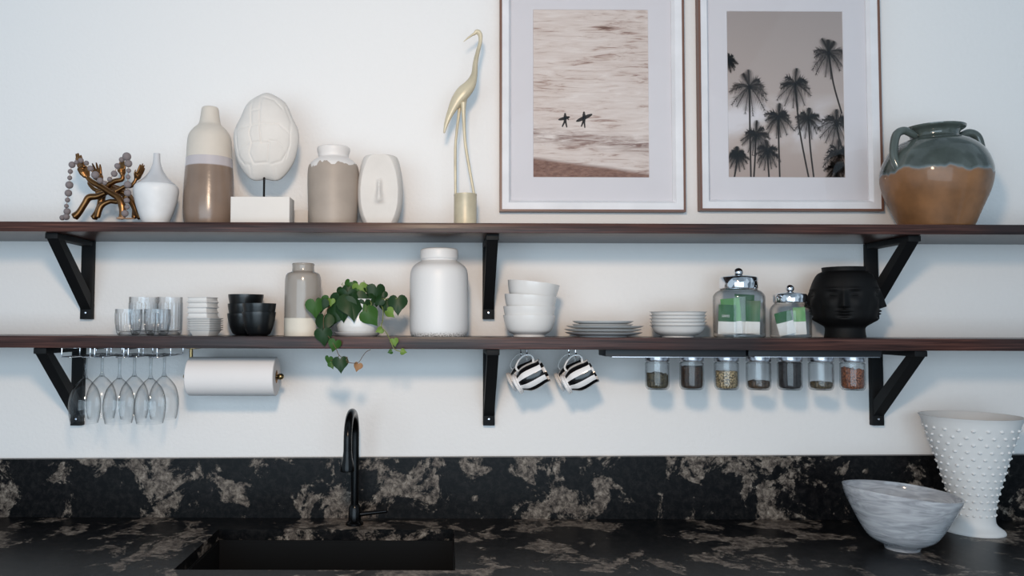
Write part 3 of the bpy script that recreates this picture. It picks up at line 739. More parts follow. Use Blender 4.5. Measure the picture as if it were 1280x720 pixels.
# white canister jar
d = .135
m = NM('white_jar_glaze'); zz_ = m.xyz()[2]
sp1 = m.ramp(m.noise(260, detail=2), [(.5, (0, 0, 0)), (.56, (1, 1, 1))]); zo = m.ramp(m.math('MULTIPLY', zz_, 60), [(.15, (1, 1, 1)), (.9, (0, 0, 0))])
m.col(m.mix(m.math('MULTIPLY', m.math('MULTIPLY', sp1, zo), .8), L((217, 215, 214)), L((96, 92, 88)))); m.bump(m.noise(140), .25, .001); mw = m.set(.42)
t0 = vase_on('white_jar', 'large white round-shouldered jar left of the middle bracket', 'jar', 549, d, ZL,
        [(32, 424), (34, 420), (36, 413), (36.5, 395), (36.5, 360), (36, 343), (33, 334), (26, 328.5), (22.5, 326.5), (22, 325), (23.6, 323), (23.8, 316), (23, 312.5), (20.5, 311.3)], mw, t=.005)
# plant
d = .15; t0 = thing('potted_vine', 'green trailing heart-leaf vine in a white pot on a white saucer', 'plant', base(448, d, ZL)); O = t0.location
sc = SC(d); ps = 8*sc
obj('saucer', vessel(spline([(.055, 0), (.060, .003), (.0665, .0095), (.068, .012)], 4), .003), M_white, t0)
H_ = hz(448, 374, d, ZL)-.0035
obj('pot', vessel(spline([(.040, 0), (.052, .004), (.060, .018), (.062, .035), (.058, H_*.7), (.054, H_-.004), (.055, H_)], 5), .004), M_white, t0, (0, 0, .0035))
obj('soil', lathe([(0, H_-.022), (.0495, H_-.022), (.0495, H_-.012), (0, H_-.008)], 40), M_soil, t0)
def C2(cx, cy, d): return P(380+cx/5.536, 340+cy/5.536, d)
def leaf(bm, c, ln, ang, yaw, pitch, mi):
    """heart leaf, c centre, ang tip direction in the picture plane (0 = down)"""
    M = Matrix.Translation(c) @ Matrix.Rotation(ang, 4, 'Y') @ Matrix.Rotation(yaw, 4, 'Z') @ Matrix.Rotation(pitch, 4, 'X')
    n = 26; s = ln/27.5; mid = bm.verts.new(M @ Vector((0, 0, 2*s)))
    rr = []
    for f in (.5, 1.0):
        ring = []
        for i in range(n):
            t = 2*pi*(i+.5)/n; x = 15*sin(t)**3; z = 13*cos(t)-4*cos(2*t)-2*cos(3*t)-cos(4*t)
            z = z if z > -10 else z*1.12
            x *= f; z = 2+(z-2)*f
            y = .030*x*x - .0*abs(x) + .010*(z-2)**2*(1 if z < 2 else .5) - abs(x)*.12
            ring.append(bm.verts.new(M @ Vector((x*s*.92, y*s, z*s))))
        rr.append(ring)
    fs = []
    for i in range(n):
        j = (i+1) % n
        fs.append(bm.faces.new((mid, rr[0][i], rr[0][j]))); fs.append(bm.faces.new((rr[0][i], rr[1][i], rr[1][j], rr[0][j])))
    for f_ in fs: f_.material_index = mi
R_ = radians
lv = [(78, 240, 134, -4, 1, .222), (118, 225, 104, 8, 0, .212), (165, 205, 95, 18, 1, .19), (186, 205, 58, 4, 2, .205), (135, 345, 140, 3, 0, .22), (133, 440, 125, -6, 0, .278), (212, 502, 92, 14, 1, .283),
      (250, 130, 62, 45, 0, .16), (305, 85, 72, 40, 1, .15), (300, 128, 84, 10, 0, .17), (340, 95, 74, -25, 1, .16), (385, 120, 112, -8, 2, .175), (425, 105, 52, 8, 0, .14),
      (240, 215, 160, 12, 0, .205), (268, 240, 180, 2, 0, .215), (330, 225, 195, -7, 0, .22), (368, 195, 140, -16, 0, .2), (300, 180, 150, 0, 0, .19), (212, 290, 150, 18, 0, .2), (190, 330, 100, 10, 0, .19),
      (500, 140, 138, 0, 0, .17), (520, 200, 76, 50, 0, .19), (455, 190, 100, -20, 0, .185), (418, 235, 110, 0, 0, .2), (458, 305, 140, -38, 1, .215), (402, 312, 86, 28, 0, .2), (435, 260, 90, 5, 1, .205), (480, 225, 70, 10, 0, .17),
      (558, 225, 104, -4, 0, .18), (545, 160, 70, 5, 0, .16), (648, 215, 138, -2, 0, .2), (590, 282, 78, -50, 2, .205), (525, 400, 56, 60, 2, .22), (625, 482, 60, -10, 2, .285), (598, 552, 36, 70, 1, .285), (686, 552, 46, -80, 2, .285),
      (170, 605, 60, 12, 1, .283), (190, 640, 55, -20, 1, .283), (252, 632, 112, -4, 0, .29), (371, 652, 66, 14, 3, .283)]
bm = bmesh.new()
for i, (x, y, l_, a, mi, dd) in enumerate(lv):
    rr = random.Random(i); leaf(bm, C2(x, y, dd)-O, l_/5.536*SC(dd)*1.02, R_(a), R_(rr.uniform(-22, 22)), R_(rr.uniform(-18, 12)), mi)
rr = random.Random(3)
for i in range(34):
    a = rr.uniform(0, 2*pi); q = Vector((-.012+.05*cos(a)*rr.uniform(.2, 1), .05*sin(a)*rr.random(), H_+rr.uniform(-.012, .03)))
    leaf(bm, q, rr.uniform(.015, .026), R_(rr.uniform(-50, 50)), R_(rr.uniform(-70, 70)), R_(rr.uniform(-50, 20)), rr.choice((0, 0, 0, 1)))
obj('foliage', bm, M_green, t0, smooth=60, normals=False)
st_ = [(0, [(430, 200, .15), (418, 150, .16), (415, 60, .16)], .9), (0, [(350, 200, .15), (290, 100, .16), (262, 90, .16), (270, 75, .16)], .7), (0, [(420, 200, .15), (455, 200, .19), (465, 225, .2), (445, 262, .2)], .9),
       (0, [(430, 200, .15), (510, 190, .17), (545, 185, .18), (600, 190, .19), (648, 180, .2)], .8), (0, [(470, 200, .15), (540, 240, .18), (545, 330, .21), (535, 375, .225), (570, 420, .25), (600, 480, .284), (622, 530, .284), (660, 548, .284), (690, 552, .284)], 1.0),
       (1, [(300, 200, .16), (190, 230, .19), (140, 300, .215), (140, 400, .25), (180, 460, .281), (222, 530, .282), (242, 575, .283), (290, 605, .283), (320, 628, .283), (375, 626, .283), (405, 585, .283), (430, 553, .283), (462, 537, .281)], .75),
       (1, [(185, 612, .283), (215, 605, .283), (245, 578, .283)], .7), (1, [(270, 595, .283), (300, 590, .283), (290, 622, .283), (320, 628, .283)], .7), (0, [(300, 190, .16), (200, 200, .19), (100, 210, .19)], .8)]
for k, nme, mt in ((0, 'stems', M_stemg), (1, 'dry_stems', M_stemb)):
    bm = bmesh.new()
    for kk, ps_, w in st_:
        if kk != k: continue
        sp_ = spline(ps_, 6); tube(bm, [C2(x, y, dd)-O for x, y, dd in sp_], .0013*w, 6)
    o = obj(nme, bm, mt, t0)
    if k: o['label'] = 'brown dry vine stems'
# stack of four white bowls
d = .14; sc = SC(d); cx = 661.5; q = base(cx, d, ZL)
Rb = 32.5*sc; hb = hz(cx, 394, d, ZL)
words4 = ['bottom one, resting on the shelf', 'second from the bottom', 'third from the bottom', 'topmost one, sitting tilted']
pb = obj('deep_bowl', vessel(spline([(Rb*.60, 0), (Rb*.61, .006), (Rb*.66, .008), (Rb*.82, hb*.26), (Rb*.915, hb*.50), (Rb*.975, hb*.80), (Rb, hb)], 6), .004), M_white, loc=q)
zs = [0, hz(cx, 383, d, ZL)-hb, hz(cx, 369.5, d, ZL)-hb, hz(cx, 353.5, d, ZL)-hb]
for i in range(4):
    o = pb if i == 0 else pb.copy()
    if i: COL.objects.link(o)
    o.location = (q.x+[0, 0, .0, .006][i], q.y, q.z+zs[i])
    o.rotation_euler = (0, [0, 0, R_(3.5), R_(6.5)][i], 0)
    tag(o, 'white deep bowl in the tall tilted stack, '+words4[i], 'bowl', 'deep white bowls in one stack')
# plates
d = .14; sc = SC(d); cx = 753.5; q = base(cx, d, ZL)
def plate(R, h): return vessel(spline([(R*.62, 0), (R*.63, .0025), (R*.70, .004), (R*.90, h*.62), (R, h)], 5), .0028, 80)
hp = .0135; Rp = 48*sc
pp = obj('dinner_plate', plate(Rp, hp), M_white, loc=q)
for i, lab in enumerate(['bottom', 'middle', 'top']):
    o = pp if i == 0 else pp.copy()
    if i: COL.objects.link(o)
    o.location = (q.x+.002*i*(-1)**i, q.y, q.z+i*.0094); tag(o, 'large white plate, %s one of the three large plates' % lab, 'plate', 'large white plates')
Rs = 38*sc; ps0 = obj('side_plate', plate(Rs, .0150), M_white)
for i, lab in enumerate(['lower', 'upper']):
    o = ps0 if i == 0 else ps0.copy()
    if i: COL.objects.link(o)
    o.location = (q.x-.003+.002*i, q.y, q.z+.0222+i*.0094); tag(o, 'small white plate, %s one resting on the large plates' % lab, 'plate', 'small white plates')
# small bowls
cx = 846.5; q = base(cx, d, ZL); R5 = 35*sc; h5 = hz(cx, 406.8, d, ZL)
p5 = obj('small_bowl', vessel(spline([(R5*.56, 0), (R5*.57, .004), (R5*.66, .006), (R5*.82, h5*.42), (R5*.915, h5*.80), (R5*.95, h5*.92), (R5, h5)], 5), .003), M_white, loc=q)
for i, lab in enumerate(['bottom', 'second from the bottom', 'middle', 'second from the top', 'topmost']):
    o = p5 if i == 0 else p5.copy()
    if i: COL.objects.link(o)
    o.location = (q.x+.0004*sin(i*2), q.y, q.z+i*4.25*sc); tag(o, 'shallow white bowl, %s of the five beside the large glass canister' % lab, 'bowl', 'shallow white bowls in one stack')
# canisters
def canister(cx, d, w, yb, ylid0, ylid1, wl_, yk, rk, label, neck):
    t0 = thing('glass_canister', label, 'canister', base(cx, d, ZL)); sc = SC(d); R = w/2*sc
    hs = hz(cx, ylid0, d, ZL); ht = hz(cx, ylid1, d, ZL); Rl = wl_/2*sc; hk = hz(cx, yk, d, ZL)
    pr = spline([(R*.93, 0), (R*.99, .004), (R, .012), (R, hs-.034), (R*.97, hs-.018), (R*.86, hs-.008), (neck*R, hs-.002), (neck*R, hs+.004)], 5)
    inn = [(r-.003, z) for r, z in reversed(pr) if z > .006]+[(0, .006)]
    obj('glass_body', lathe([(0, .0005)]+pr+inn, 64), M_jarglass, t0)
    ld = obj('lid', lathe([(0, ht+.005), (Rl*.3, ht+.0045), (Rl*.8, ht+.001), (Rl*.95, ht-.002), (Rl, ht-.006), (Rl, hs+.003), (Rl*.985, hs+.001), (Rl*.96, hs+.0045), (Rl*.96, hs+.01), (0, hs+.01)], 64), M_chrome, t0)
    bm = bmesh.new(); ball(bm, (0, 0, hk-rk), rk, seg=32); bm2 = lathe([(.004, ht+.003), (.005, ht+.007), (rk*.5, hk-rk*1.8)], 20, bm)
    obj('knob', bm, M_chrome, ld); return R, hs
RL, hL = canister(922.5, .14, 62, 420, 361.5, 346, 46.5, 335, .0135*.97, 'larger clear glass canister with polished domed lid holding green packets', .72)
RS, hS = canister(986.5, .15, 49, 420, 378.5, 367, 39.5, 356, .0115, 'smaller clear glass canister with polished lid beside the black head vase', .76)
def packet(cx, d, w, ytop, tilt, yaw, label, mat, writing=False):
    q = base(cx, d, ZL); q.z += .0085; h = hz(cx, ytop, d, ZL)-.0085; hb_ = hz(cx, 402, d, ZL)-.0085; w = w*SC(d)/2
    t0 = thing('tea_packet', label, 'packet', q, (0, tilt, yaw), 'packets inside the glass canisters')
    bm = bmesh.new(); n = 8
    def sheet(z0, z1, name, mt):
        bm = bmesh.new(); N = 6; fr, bk = [], []
        for a in range(N+1):
            for b in range(N+1):
                x = -w+2*w*a/N; z = z0+(z1-z0)*b/N; bul = .004*(1-(x/w)**2)*(1-((z-h/2)/(h/2))**2)+.0003+.0006*sin(x*300+z*200)
                fr.append(bm.verts.new((x, -abs(bul), z))); bk.append(bm.verts.new((x, abs(bul), z)))
        I = lambda a, b: a*(N+1)+b
        for a in range(N):
            for b in range(N):
                bm.faces.new((fr[I(a, b)], fr[I(a+1, b)], fr[I(a+1, b+1)], fr[I(a, b+1)])); bm.faces.new((bk[I(a, b)], bk[I(a, b+1)], bk[I(a+1, b+1)], bk[I(a+1, b)]))
        bord = [I(a, 0) for a in range(N)]+[I(N, b) for b in range(N)]+[I(a, N) for a in range(N, 0, -1)]+[I(0, b) for b in range(N, 0, -1)]
        for i in range(len(bord)): a, b = bord[i], bord[(i+1) % len(bord)]; bm.faces.new((fr[a], bk[a], bk[b], fr[b]))
        return obj(name, bm, mt, t0)
    sheet(hb_, h, 'sleeve', mat); sheet(0, hb_-.0002, 'base_panel', M_white_card)
    if writing:
        z0 = hb_+.012; pol = []
        for (ax, az, bx, bz) in ((0, 0, 0, 8), (0, 3, 4, 3), (4, 0, 4, 8), (6, 2, 6, 6), (6, 6, 9, 6), (9, 2, 9, 6), (6, 2, 9, 2), (11, 0, 11, 8), (13, 4, 16, 4), (16, 0, 16, 8), (13, 4, 14.5, 7), (18, 1, 21, 1), (19.5, 1, 19.5, 7), (18, 6, 21, 7)):
            pol.append(limb(-.016+ax*.0010, z0+az*.0010, -.016+bx*.0010, z0+bz*.0010, .0005, .0005))
        flat_ink(t0, 'lettering', pol, -.0056, M_white_card)
    return t0
packet(907, .160, 22, 381, R_(2), 0, 'dark green tea packet with white lettering at the front left of the large canister', M_packet, True)
packet(915, .143, 25, 373, R_(-5), .1, 'light green packet behind the lettered one in the large canister', M_packet2)
packet(927, .122, 24, 368, R_(3), -.1, 'green packet standing highest in the middle of the large canister', M_packet)
packet(939, .150, 17, 376, R_(2), -.5, 'green packet leaning at the right side of the large canister', M_packet)
packet(983, .150, 22, 389, R_(-14), .1, 'green packet leaning across the middle of the small canister', M_packet)
packet(999, .145, 14, 384, R_(-3), -.4, 'narrow green packet at the right side of the small canister', M_packet2)
# head vase
d = .135; q = base(1054, d, ZL); sc = SC(d); Hh = hz(1054, 334.5, d, ZL); R = 40*sc
pr = spline([(.60, 0), (.57, .10), (.60, .155), (.78, .215), (.90, .29), (.95, .40), (.975, .52), (.97, .66), (.90, .80), (.78, .90), (.66, .935), (.63, .94), (.63, .965), (.64, 1.0)], 7)
FA = [radians(-117+90*k) for k in range(4)]
def headfn(t, z, r):
    u = z/Hh; dr = 0; 
    if .14 < u < .95:
        for a in FA:
            x = (t-a+pi) % (2*pi)-pi
            x = x*1.0                       # radians round the vase
            if abs(x) > 1.1: continue
            # nose
            k = (u-.44)/.22
            if 0 <= k <= 1.15: dr += .20*(1-k)**1.1*exp(-(x/(.11-.045*k))**2) if k < 1 else 0
            elif k < 0: dr += .20*exp(-(x/.11)**2)*max(0, 1+k*6)
            dr += .035*exp(-(x/.09)**2)*exp(-((u-.62)/.12)**2)
            # eye hollows, lids and brows
            for s in (-1, 1):
                e = (x-s*.33)
                dr -= .075*exp(-(e/.17)**2-((u-.605)/.045)**2)
                dr += .045*exp(-(e/.12)**2-((u-.600)/.022)**2)
                dr -= .022*exp(-(e/.13)**2-((u-.585)/.006)**2)
                dr += .040*exp(-(e/.22)**2-((u-.68)/.022)**2)
                dr += .035*exp(-((x-s*.42)/.16)**2-((u-.47)/.07)**2)
            # lips, chin
            dr += .085*exp(-(x/.16)**2-((u-.375)/.018)**2) + .080*exp(-(x/.13)**2-((u-.335)/.018)**2) - .05*exp(-(x/.16)**2-((u-.355)/.005)**2)
            dr -= .035*exp(-(x/.15)**2-((u-.30)/.015)**2)
            dr += .075*exp(-(x/.24)**2-((u-.255)/.035)**2)
        for a in FA:   # hollows between the faces
            x = (t-a-pi/4+pi) % (2*pi)-pi
            dr -= .05*exp(-(x/.14)**2)*exp(-((u-.42)/.20)**2)
    rr_ = r+dr*R; return (rr_*cos(t), rr_*sin(t), z)
prf = []
for i in range(len(pr)-1):
    for k in range(3): prf.append(tuple(a+(b-a)*k/3 for a, b in zip(pr[i], pr[i+1])))
prf.append(pr[-1]); prf = [(r*R, z*Hh) for r, z in prf]
bm = lathe([(0, 0)]+prf+[(R*.59, Hh), (R*.58, Hh*.9), (0, Hh*.88)], 300, fn=headfn)
tag(obj('head_vase', bm, M_matteblack, loc=q, smooth=60), 'matte black vase moulded with four human faces on the lower shelf', 'vase')

# ------------------------------------------------------------ under the lower shelf
ZB = ZLb
# stemware rack
t0 = thing('stemware_rack', 'chrome wire stemware rack under the lower shelf, left end', 'rack', (-.95, -.14, ZB)); zr = -.026
for k, (a, b) in enumerate(((77.5, 113), (118.5, 155), (160.5, 196.5))):
    xa_, xb_ = P(a, 440, .25).x+.95, P(b, 440, .25).x+.95; bm = bmesh.new(); w = .0019
    for xx, s in ((xa_, 1), (xb_, -1)):
        tube(bm, [(xx, -.11, -.001), (xx, -.11, zr), (xx+s*.022, -.11, zr), (xx+s*.022, -.106, zr)], w, 10)
        tube(bm, [(xx+s*.022, -.11, zr), (xx+s*.022, .11, zr)], w, 10)
        tube(bm, [(xx, -.11, zr), (xx, .11, zr)], w, 10)
        for yy in (.0, .11): tube(bm, [(xx, yy, -.001), (xx, yy, zr), (xx+s*.022, yy, zr)], w, 10)
        tube(bm, [(xx, -.11, -.0025), (xx, .11, -.0025)], w, 10)
    obj('wire_channel', bm, M_chrome, t0)
# wine glasses
zf = ZB+zr+.0025   # foot rests on the rails (upside down)
def wineglass():
    # foot at z = 0 on top, hanging down
    prf = [(0, .0035), (.006, .003), (.020, .0015), (.033, .0004), (.0335, 0), (.020, -.0006), (.008, -.003), (.0045, -.010), (.0037, -.035), (.0042, -.055), (.008, -.066)]
    t = thing('wine_glass', 'x', 'wine glass', (0, 0, 0), group='wine glasses hanging from the wire rack')
    obj('stem', lathe(prf+[(0, -.067)], 40), M_stem, t)
    pr = spline([(.007, -.0655), (.017, -.074), (.033, -.095), (.0415, -.122), (.0435, -.145), (.041, -.172), (.0365, -.193)], 7)
    obj('bowl', lathe([(0, -.064)]+pr+[(r-.0009, z) for r, z in reversed(pr)]+[(0, -.068)], 64), M_wine, t, smooth=50)
    return t
wg = wineglass()
labs = {(0, 0): 'hanging wine glass in the front row, in front of the bracket', (1, 0): 'hanging wine glass in the front row, middle one', (2, 0): 'hanging wine glass in the front row, nearest the paper towel',
        (0, 1): 'hanging wine glass in the back row, nearest the bracket', (1, 1): 'hanging wine glass in the back row, middle one', (2, 1): 'hanging wine glass in the back row, nearest the paper towel'}
first = True
for j, (dd, xs_) in enumerate(((.195, (107, 149.5, 188.5)), (.085, (130, 168.5, 206.5)))):
    for i, px in enumerate(xs_):
        t = wg if first else copy_tree(wg); first = False
        xx = [P(k, 460, .195).x for k in (107, 149.5, 188.5)][i]
        t.location = ((P(77.5+[0, 41, 83][i], 440, .25).x+P(113+[0, 42, 83.5][i], 440, .25).x)/2*0+xx, -dd, zf); t['label'] = labs[(i, j)]
# paper towel holder and roll
d = .13; yc = 470.5; cz = P(295, yc, d).z; xl = P(237.5, yc, d).x; xr = P(346, yc, d).x
t0 = thing('paper_towel_holder', 'antique brass paper towel holder fixed under the lower shelf', 'paper towel holder', (P(242, 440, d).x, -d, ZB)); O = t0.location
obj('mounting_plate', lathe([(0, -.0005), (.022, -.0005), (.024, -.002), (.024, -.004), (.012, -.0065), (0, -.0065)], 32), M_brass, t0)
px_ = P(239, 460, d).x-O.x; rel_z = cz-O.z
bm = bmesh.new(); xe = xr-O.x+.008; x0_ = xl-O.x-.006
tube(bm, [(px_-.001, 0, -.004), (px_-.001, 0, rel_z+.012), (x0_, 0, rel_z+.003)], .0052, 12)
tube(bm, [(x0_, 0, rel_z), (xe, 0, rel_z)], .0055, 12); obj('arm', bm, M_brass, t0)
for xx in (x0_-.004, xe+.003):
    bm = bmesh.new(); ball(bm, (xx, 0, rel_z), .0095, (1.1, 1, 1), 20); obj('finial', bm, M_brass, t0)
Rr = 24*SC(d); Lr = xr-xl
bm = lathe([(.020, 0), (Rr-.002, 0), (Rr, .002), (Rr, Lr-.002), (Rr-.002, Lr), (.020, Lr)], 96, closed=True)
# tail of the sheet
t1 = thing('paper_towel_roll', 'white paper towel roll on the brass holder under the shelf', 'paper towel', (xl, -d, cz), (0, pi/2, 0))
obj('paper', bm, M_paper, t1)
obj('cardboard_core', lathe([(.0175, .001), (.0198, .001), (.0198, Lr-.001), (.0175, Lr-.001)], 40, closed=True), plain('cardboard', (150, 120, 90), .9), t1)

# cup hooks and striped mugs
m = NM('stripe_glaze'); o_ = m.xyz()
an = m.math('ARCTAN2', o_[1], o_[0]); st = m.math('SINE', m.math('ADD', m.math('MULTIPLY', an, 7), .9))
f = m.ramp(st, [(.0, (0, 0, 0)), (.02, (1, 1, 1))]); low = m.math('GREATER_THAN', o_[2], .013)
rad_ = m.math('SQRT', m.math('ADD', m.math('MULTIPLY', o_[0], o_[0]), m.math('MULTIPLY', o_[1], o_[1])))
m.col(m.mix(m.math('MULTIPLY', f, low), L((232, 229, 228)), L((18, 18, 20)))); M_stripe = m.set(.15)
hook_px = [(651, .085, 0), (658.5, .175, 1), (711, .085, 2), (719.5, .175, 3)]
hl = ['cup hook holding the rear striped mug nearest the bracket', 'cup hook holding the front striped mug nearest the bracket', 'cup hook holding the rear striped mug of the right pair', 'cup hook holding the front striped mug of the right pair']
ml = ['black and white striped mug, rear one of the pair nearest the bracket', 'black and white striped mug, front one of the pair nearest the bracket', 'black and white striped mug, rear one of the right pair', 'black and white striped mug, front one of the right pair']
bm = bmesh.new(); lathe([(0, -.0005), (.0055, -.0005), (.006, -.002), (.003, -.0035), (0, -.0035)], 16, bm)
hp_ = [(0, 0, -.002), (0, 0, -.012)]+[(0.0, -.0075*sin(a)+.0, -.0185+.0065*cos(a)-.000) for a in [R_(k) for k in range(0, 250, 20)]]
tube(bm, hp_, .0017, 8)
hk0 = obj('cup_hook', bm, M_chrome)
def mug():
    t = thing('striped_mug', 'x', 'mug', group='striped mugs hanging from hooks')
    R = .0365
    pr = spline([(.030, 0), (.0318, .002), (.0285, .004), (.0305, .008), (.0245, .011), (.0285, .018), (.037, .032), (.0395, .048), (.0385, .066), (.0365, .082), (.0375, .092)], 5)
    obj('cup', lathe([(0, .003), (.022, .003)]+pr+[(r-.003, z) for r, z in reversed(pr) if z > .016]+[(0, .016)], 72), M_stripe, t, smooth=45)
    bm = bmesh.new(); sp_ = spline([(-.0335, .024, .0035), (-.046, .024, .003), (-.059, .040, .0028), (-.065, .060, .0028), (-.060, .076, .0028), (-.049, .081, .003), (-.0365, .076, .0036)], 6)
    tube(bm, [(x, 0, z) for x, z, r in sp_], [r for x, z, r in sp_], 12)
    obj('handle', bm, M_white, t); return t
mg = mug()
for i, (px, dd, k) in enumerate(hook_px):
    h_ = hk0 if i == 0 else hk0.copy()
    if i: COL.objects.link(h_)
    q = P(px, 440, dd); h_.location = (q.x, q.y, ZB); h_.rotation_euler = (0, 0, 0); tag(h_, hl[i], 'hook', 'cup hooks under the lower shelf')
    t = mg if i == 0 else copy_tree(mg)
    # orient: mouth up right, handle up left, slightly turned to the viewer
    Mx = Matrix.Rotation(R_(-14), 3, 'Z') @ Matrix.Rotation(R_(62), 3, 'Y') @ Matrix.Rotation(R_(12), 3, 'Z')
    t.rotation_euler = Mx.to_euler()
    hp = Vector((-.0595, 0, .068))       # inside top of the handle loop
    tgt = Vector((q.x, q.y-.0035, ZB-.0222))
    t.location = tgt - Mx @ hp; t['label'] = ml[i]

# magnetic boards and spice jars
for a, b, lab in ((757, 932.5, 'left black magnetic board under the shelf, holding the first spice jars'), (935.5, 1102, 'right black magnetic board under the shelf, ending at the bracket')):
    d1 = .225; xa_, xb_ = P(a, 440, d1).x, P(b, 440, d1).x; zb_ = P(a, 445.6, d1).z
    xb_ = min(xb_, 9) 
    t0 = thing('magnetic_board', lab, 'magnetic board', ((xa_+xb_)/2, -.165, ZB), group='magnetic boards under the lower shelf'); w = (xb_-xa_)/2
    y_r = .1
    obj('board', Box((-w, -.06, zb_-ZB), (w, .045, -.0005), .0015), M_blackwood, t0)
    obj('steel_strip', Box((-w+.018, -.0590, zb_-ZB-.0022), (w-.004, .040, zb_-ZB-.0002), .0003), M_steel, t0)
    zj = zb_-.0024
m = NM('dried_herb')
def herb(name, c1, c2, sc_=260):
    c1 = tuple(v*.7 for v in c1); c2 = tuple(v*1.15 for v in c2)
    m = NM(name); m.col(m.ramp(m.noise(sc_, detail=2), [(.44, L(c1)[:3]), (.60, L(c2)[:3])])); m.bump(m.noise(sc_, detail=3), .8, .002); return m.set(.85)
JR = .0345; jh = .092
def jar():
    t = thing('spice_jar', 'x', 'jar', group='spice jars hanging from the magnetic boards')
    ld = obj('lid', lathe([(0, 0), (JR-.001, 0), (JR, -.0008), (JR, -.0030), (JR-.0006, -.0038), (JR+.0003, -.0045), (JR+.0003, -.0125), (JR-.0004, -.014), (JR-.002, -.014), (JR-.002, -.004), (0, -.004)], 64), M_steel, t)
    def emb(th, z, r):
        k = 0
        if -.075 < z < -.030: k = .0004*max(0, sin(th*7))*sin((z+.03)*260)
        return ((r+k)*cos(th), (r+k)*sin(th), z)
    pr = spline([(JR-.003, -.0135), (JR-.003, -.018), (JR-.0005, -.0205), (JR+.0, -.025), (JR, -.080), (JR-.002, -.090), (JR-.006, -.0955), (JR-.012, -.0962)], 5)
    obj('glass_body', lathe(pr+[(0, -.095)]+[(0, -.092)]+[(r-.0028, z+.002) for r, z in reversed(pr[:-2])], 84, fn=emb), M_jarglass, t, smooth=50)
    return t
jp = jar()
jl = [(821.5, (40, 36, 26), (84, 76, 54), 467, 'dark dried leaves', 'a thin layer of dark leaves, first in the row from the mugs', .005), (864.5, (30, 20, 14), (60, 42, 30), 458, 'dark brown whole spice', 'dark brown spice nearly to the top, second in the row', .003), (908, (96, 82, 58), (160, 142, 108), 464, 'pale mixed herb', 'pale tan dried herb', .002),
      (948, (44, 34, 26), (84, 66, 50), 476, 'brown spice', 'a low layer of brown spice, in the centre of the row', .003), (987, (16, 15, 18), (44, 40, 42), 453, 'near black spice', 'near black spice filling it to the top', .002), (1026, (48, 42, 32), (96, 84, 62), 478, 'greenish brown herb', 'a thin layer of greenish brown herb, last but one before the bracket', .005), (1065.5, (96, 52, 32), (130, 78, 52), 462, 'red-brown powder', 'red-brown powder, closest to the right bracket', .007)]
for i, (px, c1_, c2_, yt, nme, lab, am) in enumerate(jl):
    t = jp if i == 0 else copy_tree(jp); q = P(px, 460, .165); t.location = (q.x, -.165, zj-.0001); t.rotation_euler.z = i*1.3; t['label'] = 'hanging jar with '+lab
    zt_ = P(px, yt, .165).z-t.location.z; zb0 = -.0912; rr = random.Random(i); ri = JR-.0042
    bm = bmesh.new()
    def top(x, y, am=am, i=i, zt_=zt_): return zt_ + am*1.4*noise.noise(Vector((x*55+i*3, y*55, i*5))) + .0022*noise.noise(Vector((x*260, y*260, i))) + (-x*.16 if i == 6 else 0)
    prs = [(0, zb0), (ri-.008, zb0), (ri-.004, zb0+.001), (ri-.001, zb0+.006), (ri, zb0+.010)]
    N = 56; rings = []
    for r, z in prs[1:]: rings.append([bm.verts.new((r*cos(2*pi*k/N), r*sin(2*pi*k/N), z)) for k in range(N)])
    for f_ in (1, .97, .85, .7, .55, .4, .25, .1): rings.append([bm.verts.new((ri*f_*cos(2*pi*k/N), ri*f_*sin(2*pi*k/N), max(zb0+.011, top(ri*f_*cos(2*pi*k/N), ri*f_*sin(2*pi*k/N))))) for k in range(N)])
    bm.faces.new(rings[0][::-1]); bm.faces.new(rings[-1])
    for A, B in zip(rings, rings[1:]):
        for k in range(N): bm.faces.new((A[k], A[(k+1) % N], B[(k+1) % N], B[k]))
    o = obj('jar_contents', bm, herb('herb_%s' % nme.replace(' ', '_'), c1_, c2_), loc=t.location, smooth=40)
    tag(o, nme+' inside the hanging jar, '+['first in the row from the mugs', 'second in the row', 'third in the row', 'in the central jar', 'in the fullest jar', 'last but one before the bracket', 'next to the right bracket'][i], 'spice', None, 'stuff')

# ------------------------------------------------------------ counter things
# faucet
t0 = thing('kitchen_faucet', 'black gooseneck pull-down faucet standing on the counter', 'faucet', (P(444, 560, .10).x, -.10, ZC+.0003)); O = t0.location
fx = P(436, 600, .27)
bm = lathe([(0, 0), (.026, 0), (.026, .006), (.019, .012), (.018, .05), (.0135, .058), (0, .058)], 40); obj('base', bm, M_silicone, t0)
ztop = P(438, 516, .19).z-O.z; zh = P(436, 566, .28).z-O.z; dx = P(434.5, 560, .27).x-O.x
pts = [(0, 0, .05), (0, 0, zh)]
n = 18; yr = (.27-.10)/2; zr_ = ztop-zh-.03
for i in range(n+1):
    a = pi*i/n; pts.append((dx*(1-cos(a))/2, -yr*(1-cos(a)), zh+.03+zr_*sin(a)*1.0))
pts.append((dx, -2*yr, zh))
bm = bmesh.new(); tube(bm, pts, .0115, 20); obj('spout', bm, M_silicone, t0)
bm = bmesh.new(); zhb = P(434, 591, .27).z-O.z
lathe([(0, 0), (.0115, 0), (.0125, -.010), (.0135, -.02), (.0175, -.035), (.0195, zhb-zh+.004), (.019, zhb-zh), (0, zhb-zh)], 36, bm); obj('spray_head', bm, M_silicone, t0, (dx, -2*yr, zh+.004))
bm = bmesh.new(); tube(bm, [(.016, 0, .03), (.05, 0, .034), (.095, -.005, .040)], [.0075, .006, .005], 14); obj('lever', bm, M_silicone, t0)
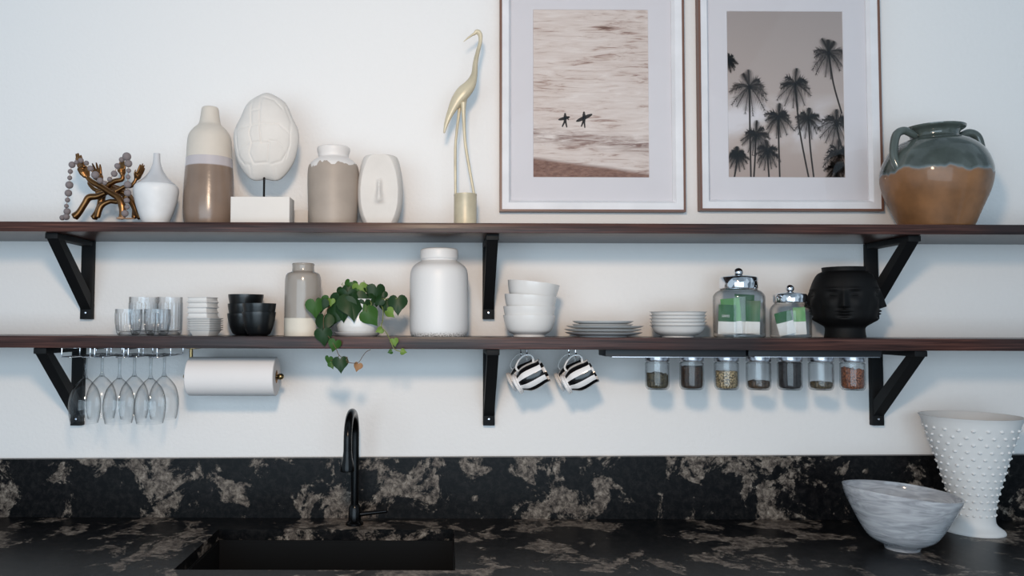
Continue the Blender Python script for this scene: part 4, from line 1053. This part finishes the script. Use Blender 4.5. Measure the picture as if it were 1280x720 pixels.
# glass bowl
d = .34; cx = 1127; sc = SC(d); Rw = 66*sc
m = NM('milky_glass'); m.col(m.ramp(m.noise(26, (.4, .4, 2.2), 4, 1.5), [(.35, L((160, 162, 168))[:3]), (.65, L((214, 216, 220))[:3])])); m.b.inputs['Transmission Weight'].default_value = 0.0; m.b.inputs['Alpha'].default_value = .62; M_milk = m.set(.08)
qb = Vector((P(cx, 640, d).x, -d, ZC+.0004)); zrim = P(cx, 613, d).z-ZC
def tiltfn(t, z, r):
    u = z/zrim; return (r*cos(t), r*sin(t), z - .012*u*u*cos(t)*r/Rw + .002*u*sin(2*t))
pr = spline([(.042, 0), (.044, .006), (.050, .012), (.085, .035), (.118, zrim*.6), (.138, zrim*.88), (Rw, zrim)], 7)
pr = [(r, z) for r, z in pr]
bm = lathe([(0, .001)]+pr+[(r-.005, z) for r, z in reversed(pr) if z > .012]+[(0, .012)], 110, fn=tiltfn)
tag(obj('glass_bowl', bm, M_milk, loc=qb, smooth=50), 'wide milky glass bowl on the counter in front of the white vase', 'bowl')
# hobnail vase
d = .155; cx = 1215; sc = SC(d); hv = P(cx, 519.5, d).z-ZC; qv = Vector((P(cx, 600, d).x, -d, ZC+.0004))
pr = spline([(34*sc, 0), (33*sc, .008), (24*sc, .03), (25*sc, hv*.25), (31*sc, hv*.42), (41*sc, hv*.68), (52*sc, hv*.93), (56.5*sc, hv)], 6)
pr = [(r, max(0, z)) for r, z in pr]
t0 = thing('hobnail_vase', 'tall white flared vase covered in raised dots at right end of counter', 'vase', qv)
obj('body', vessel(pr, .005, 96), M_whitematte, t0)
bm = bmesh.new()
def rad_at(z):
    for (r0, z0), (r1, z1) in zip(pr, pr[1:]):
        if z0 <= z <= z1 and z1 > z0: return r0+(r1-r0)*(z-z0)/(z1-z0)
    return pr[-1][0]
rows = 13
for i in range(rows):
    z = hv*.16+i*(hv*.74/(rows-1)); r = rad_at(z); nn_ = 21
    for k in range(nn_):
        t = 2*pi*(k+.5*(i % 2))/nn_; ball(bm, (r*cos(t), r*sin(t), z), .0056*(.6+.4*r/(52*sc)), (1, 1, .8), 10)
o = obj('raised_dots', bm, M_whitematte, t0); o['kind'] = 'stuff'
bpy.context.view_layer.update()
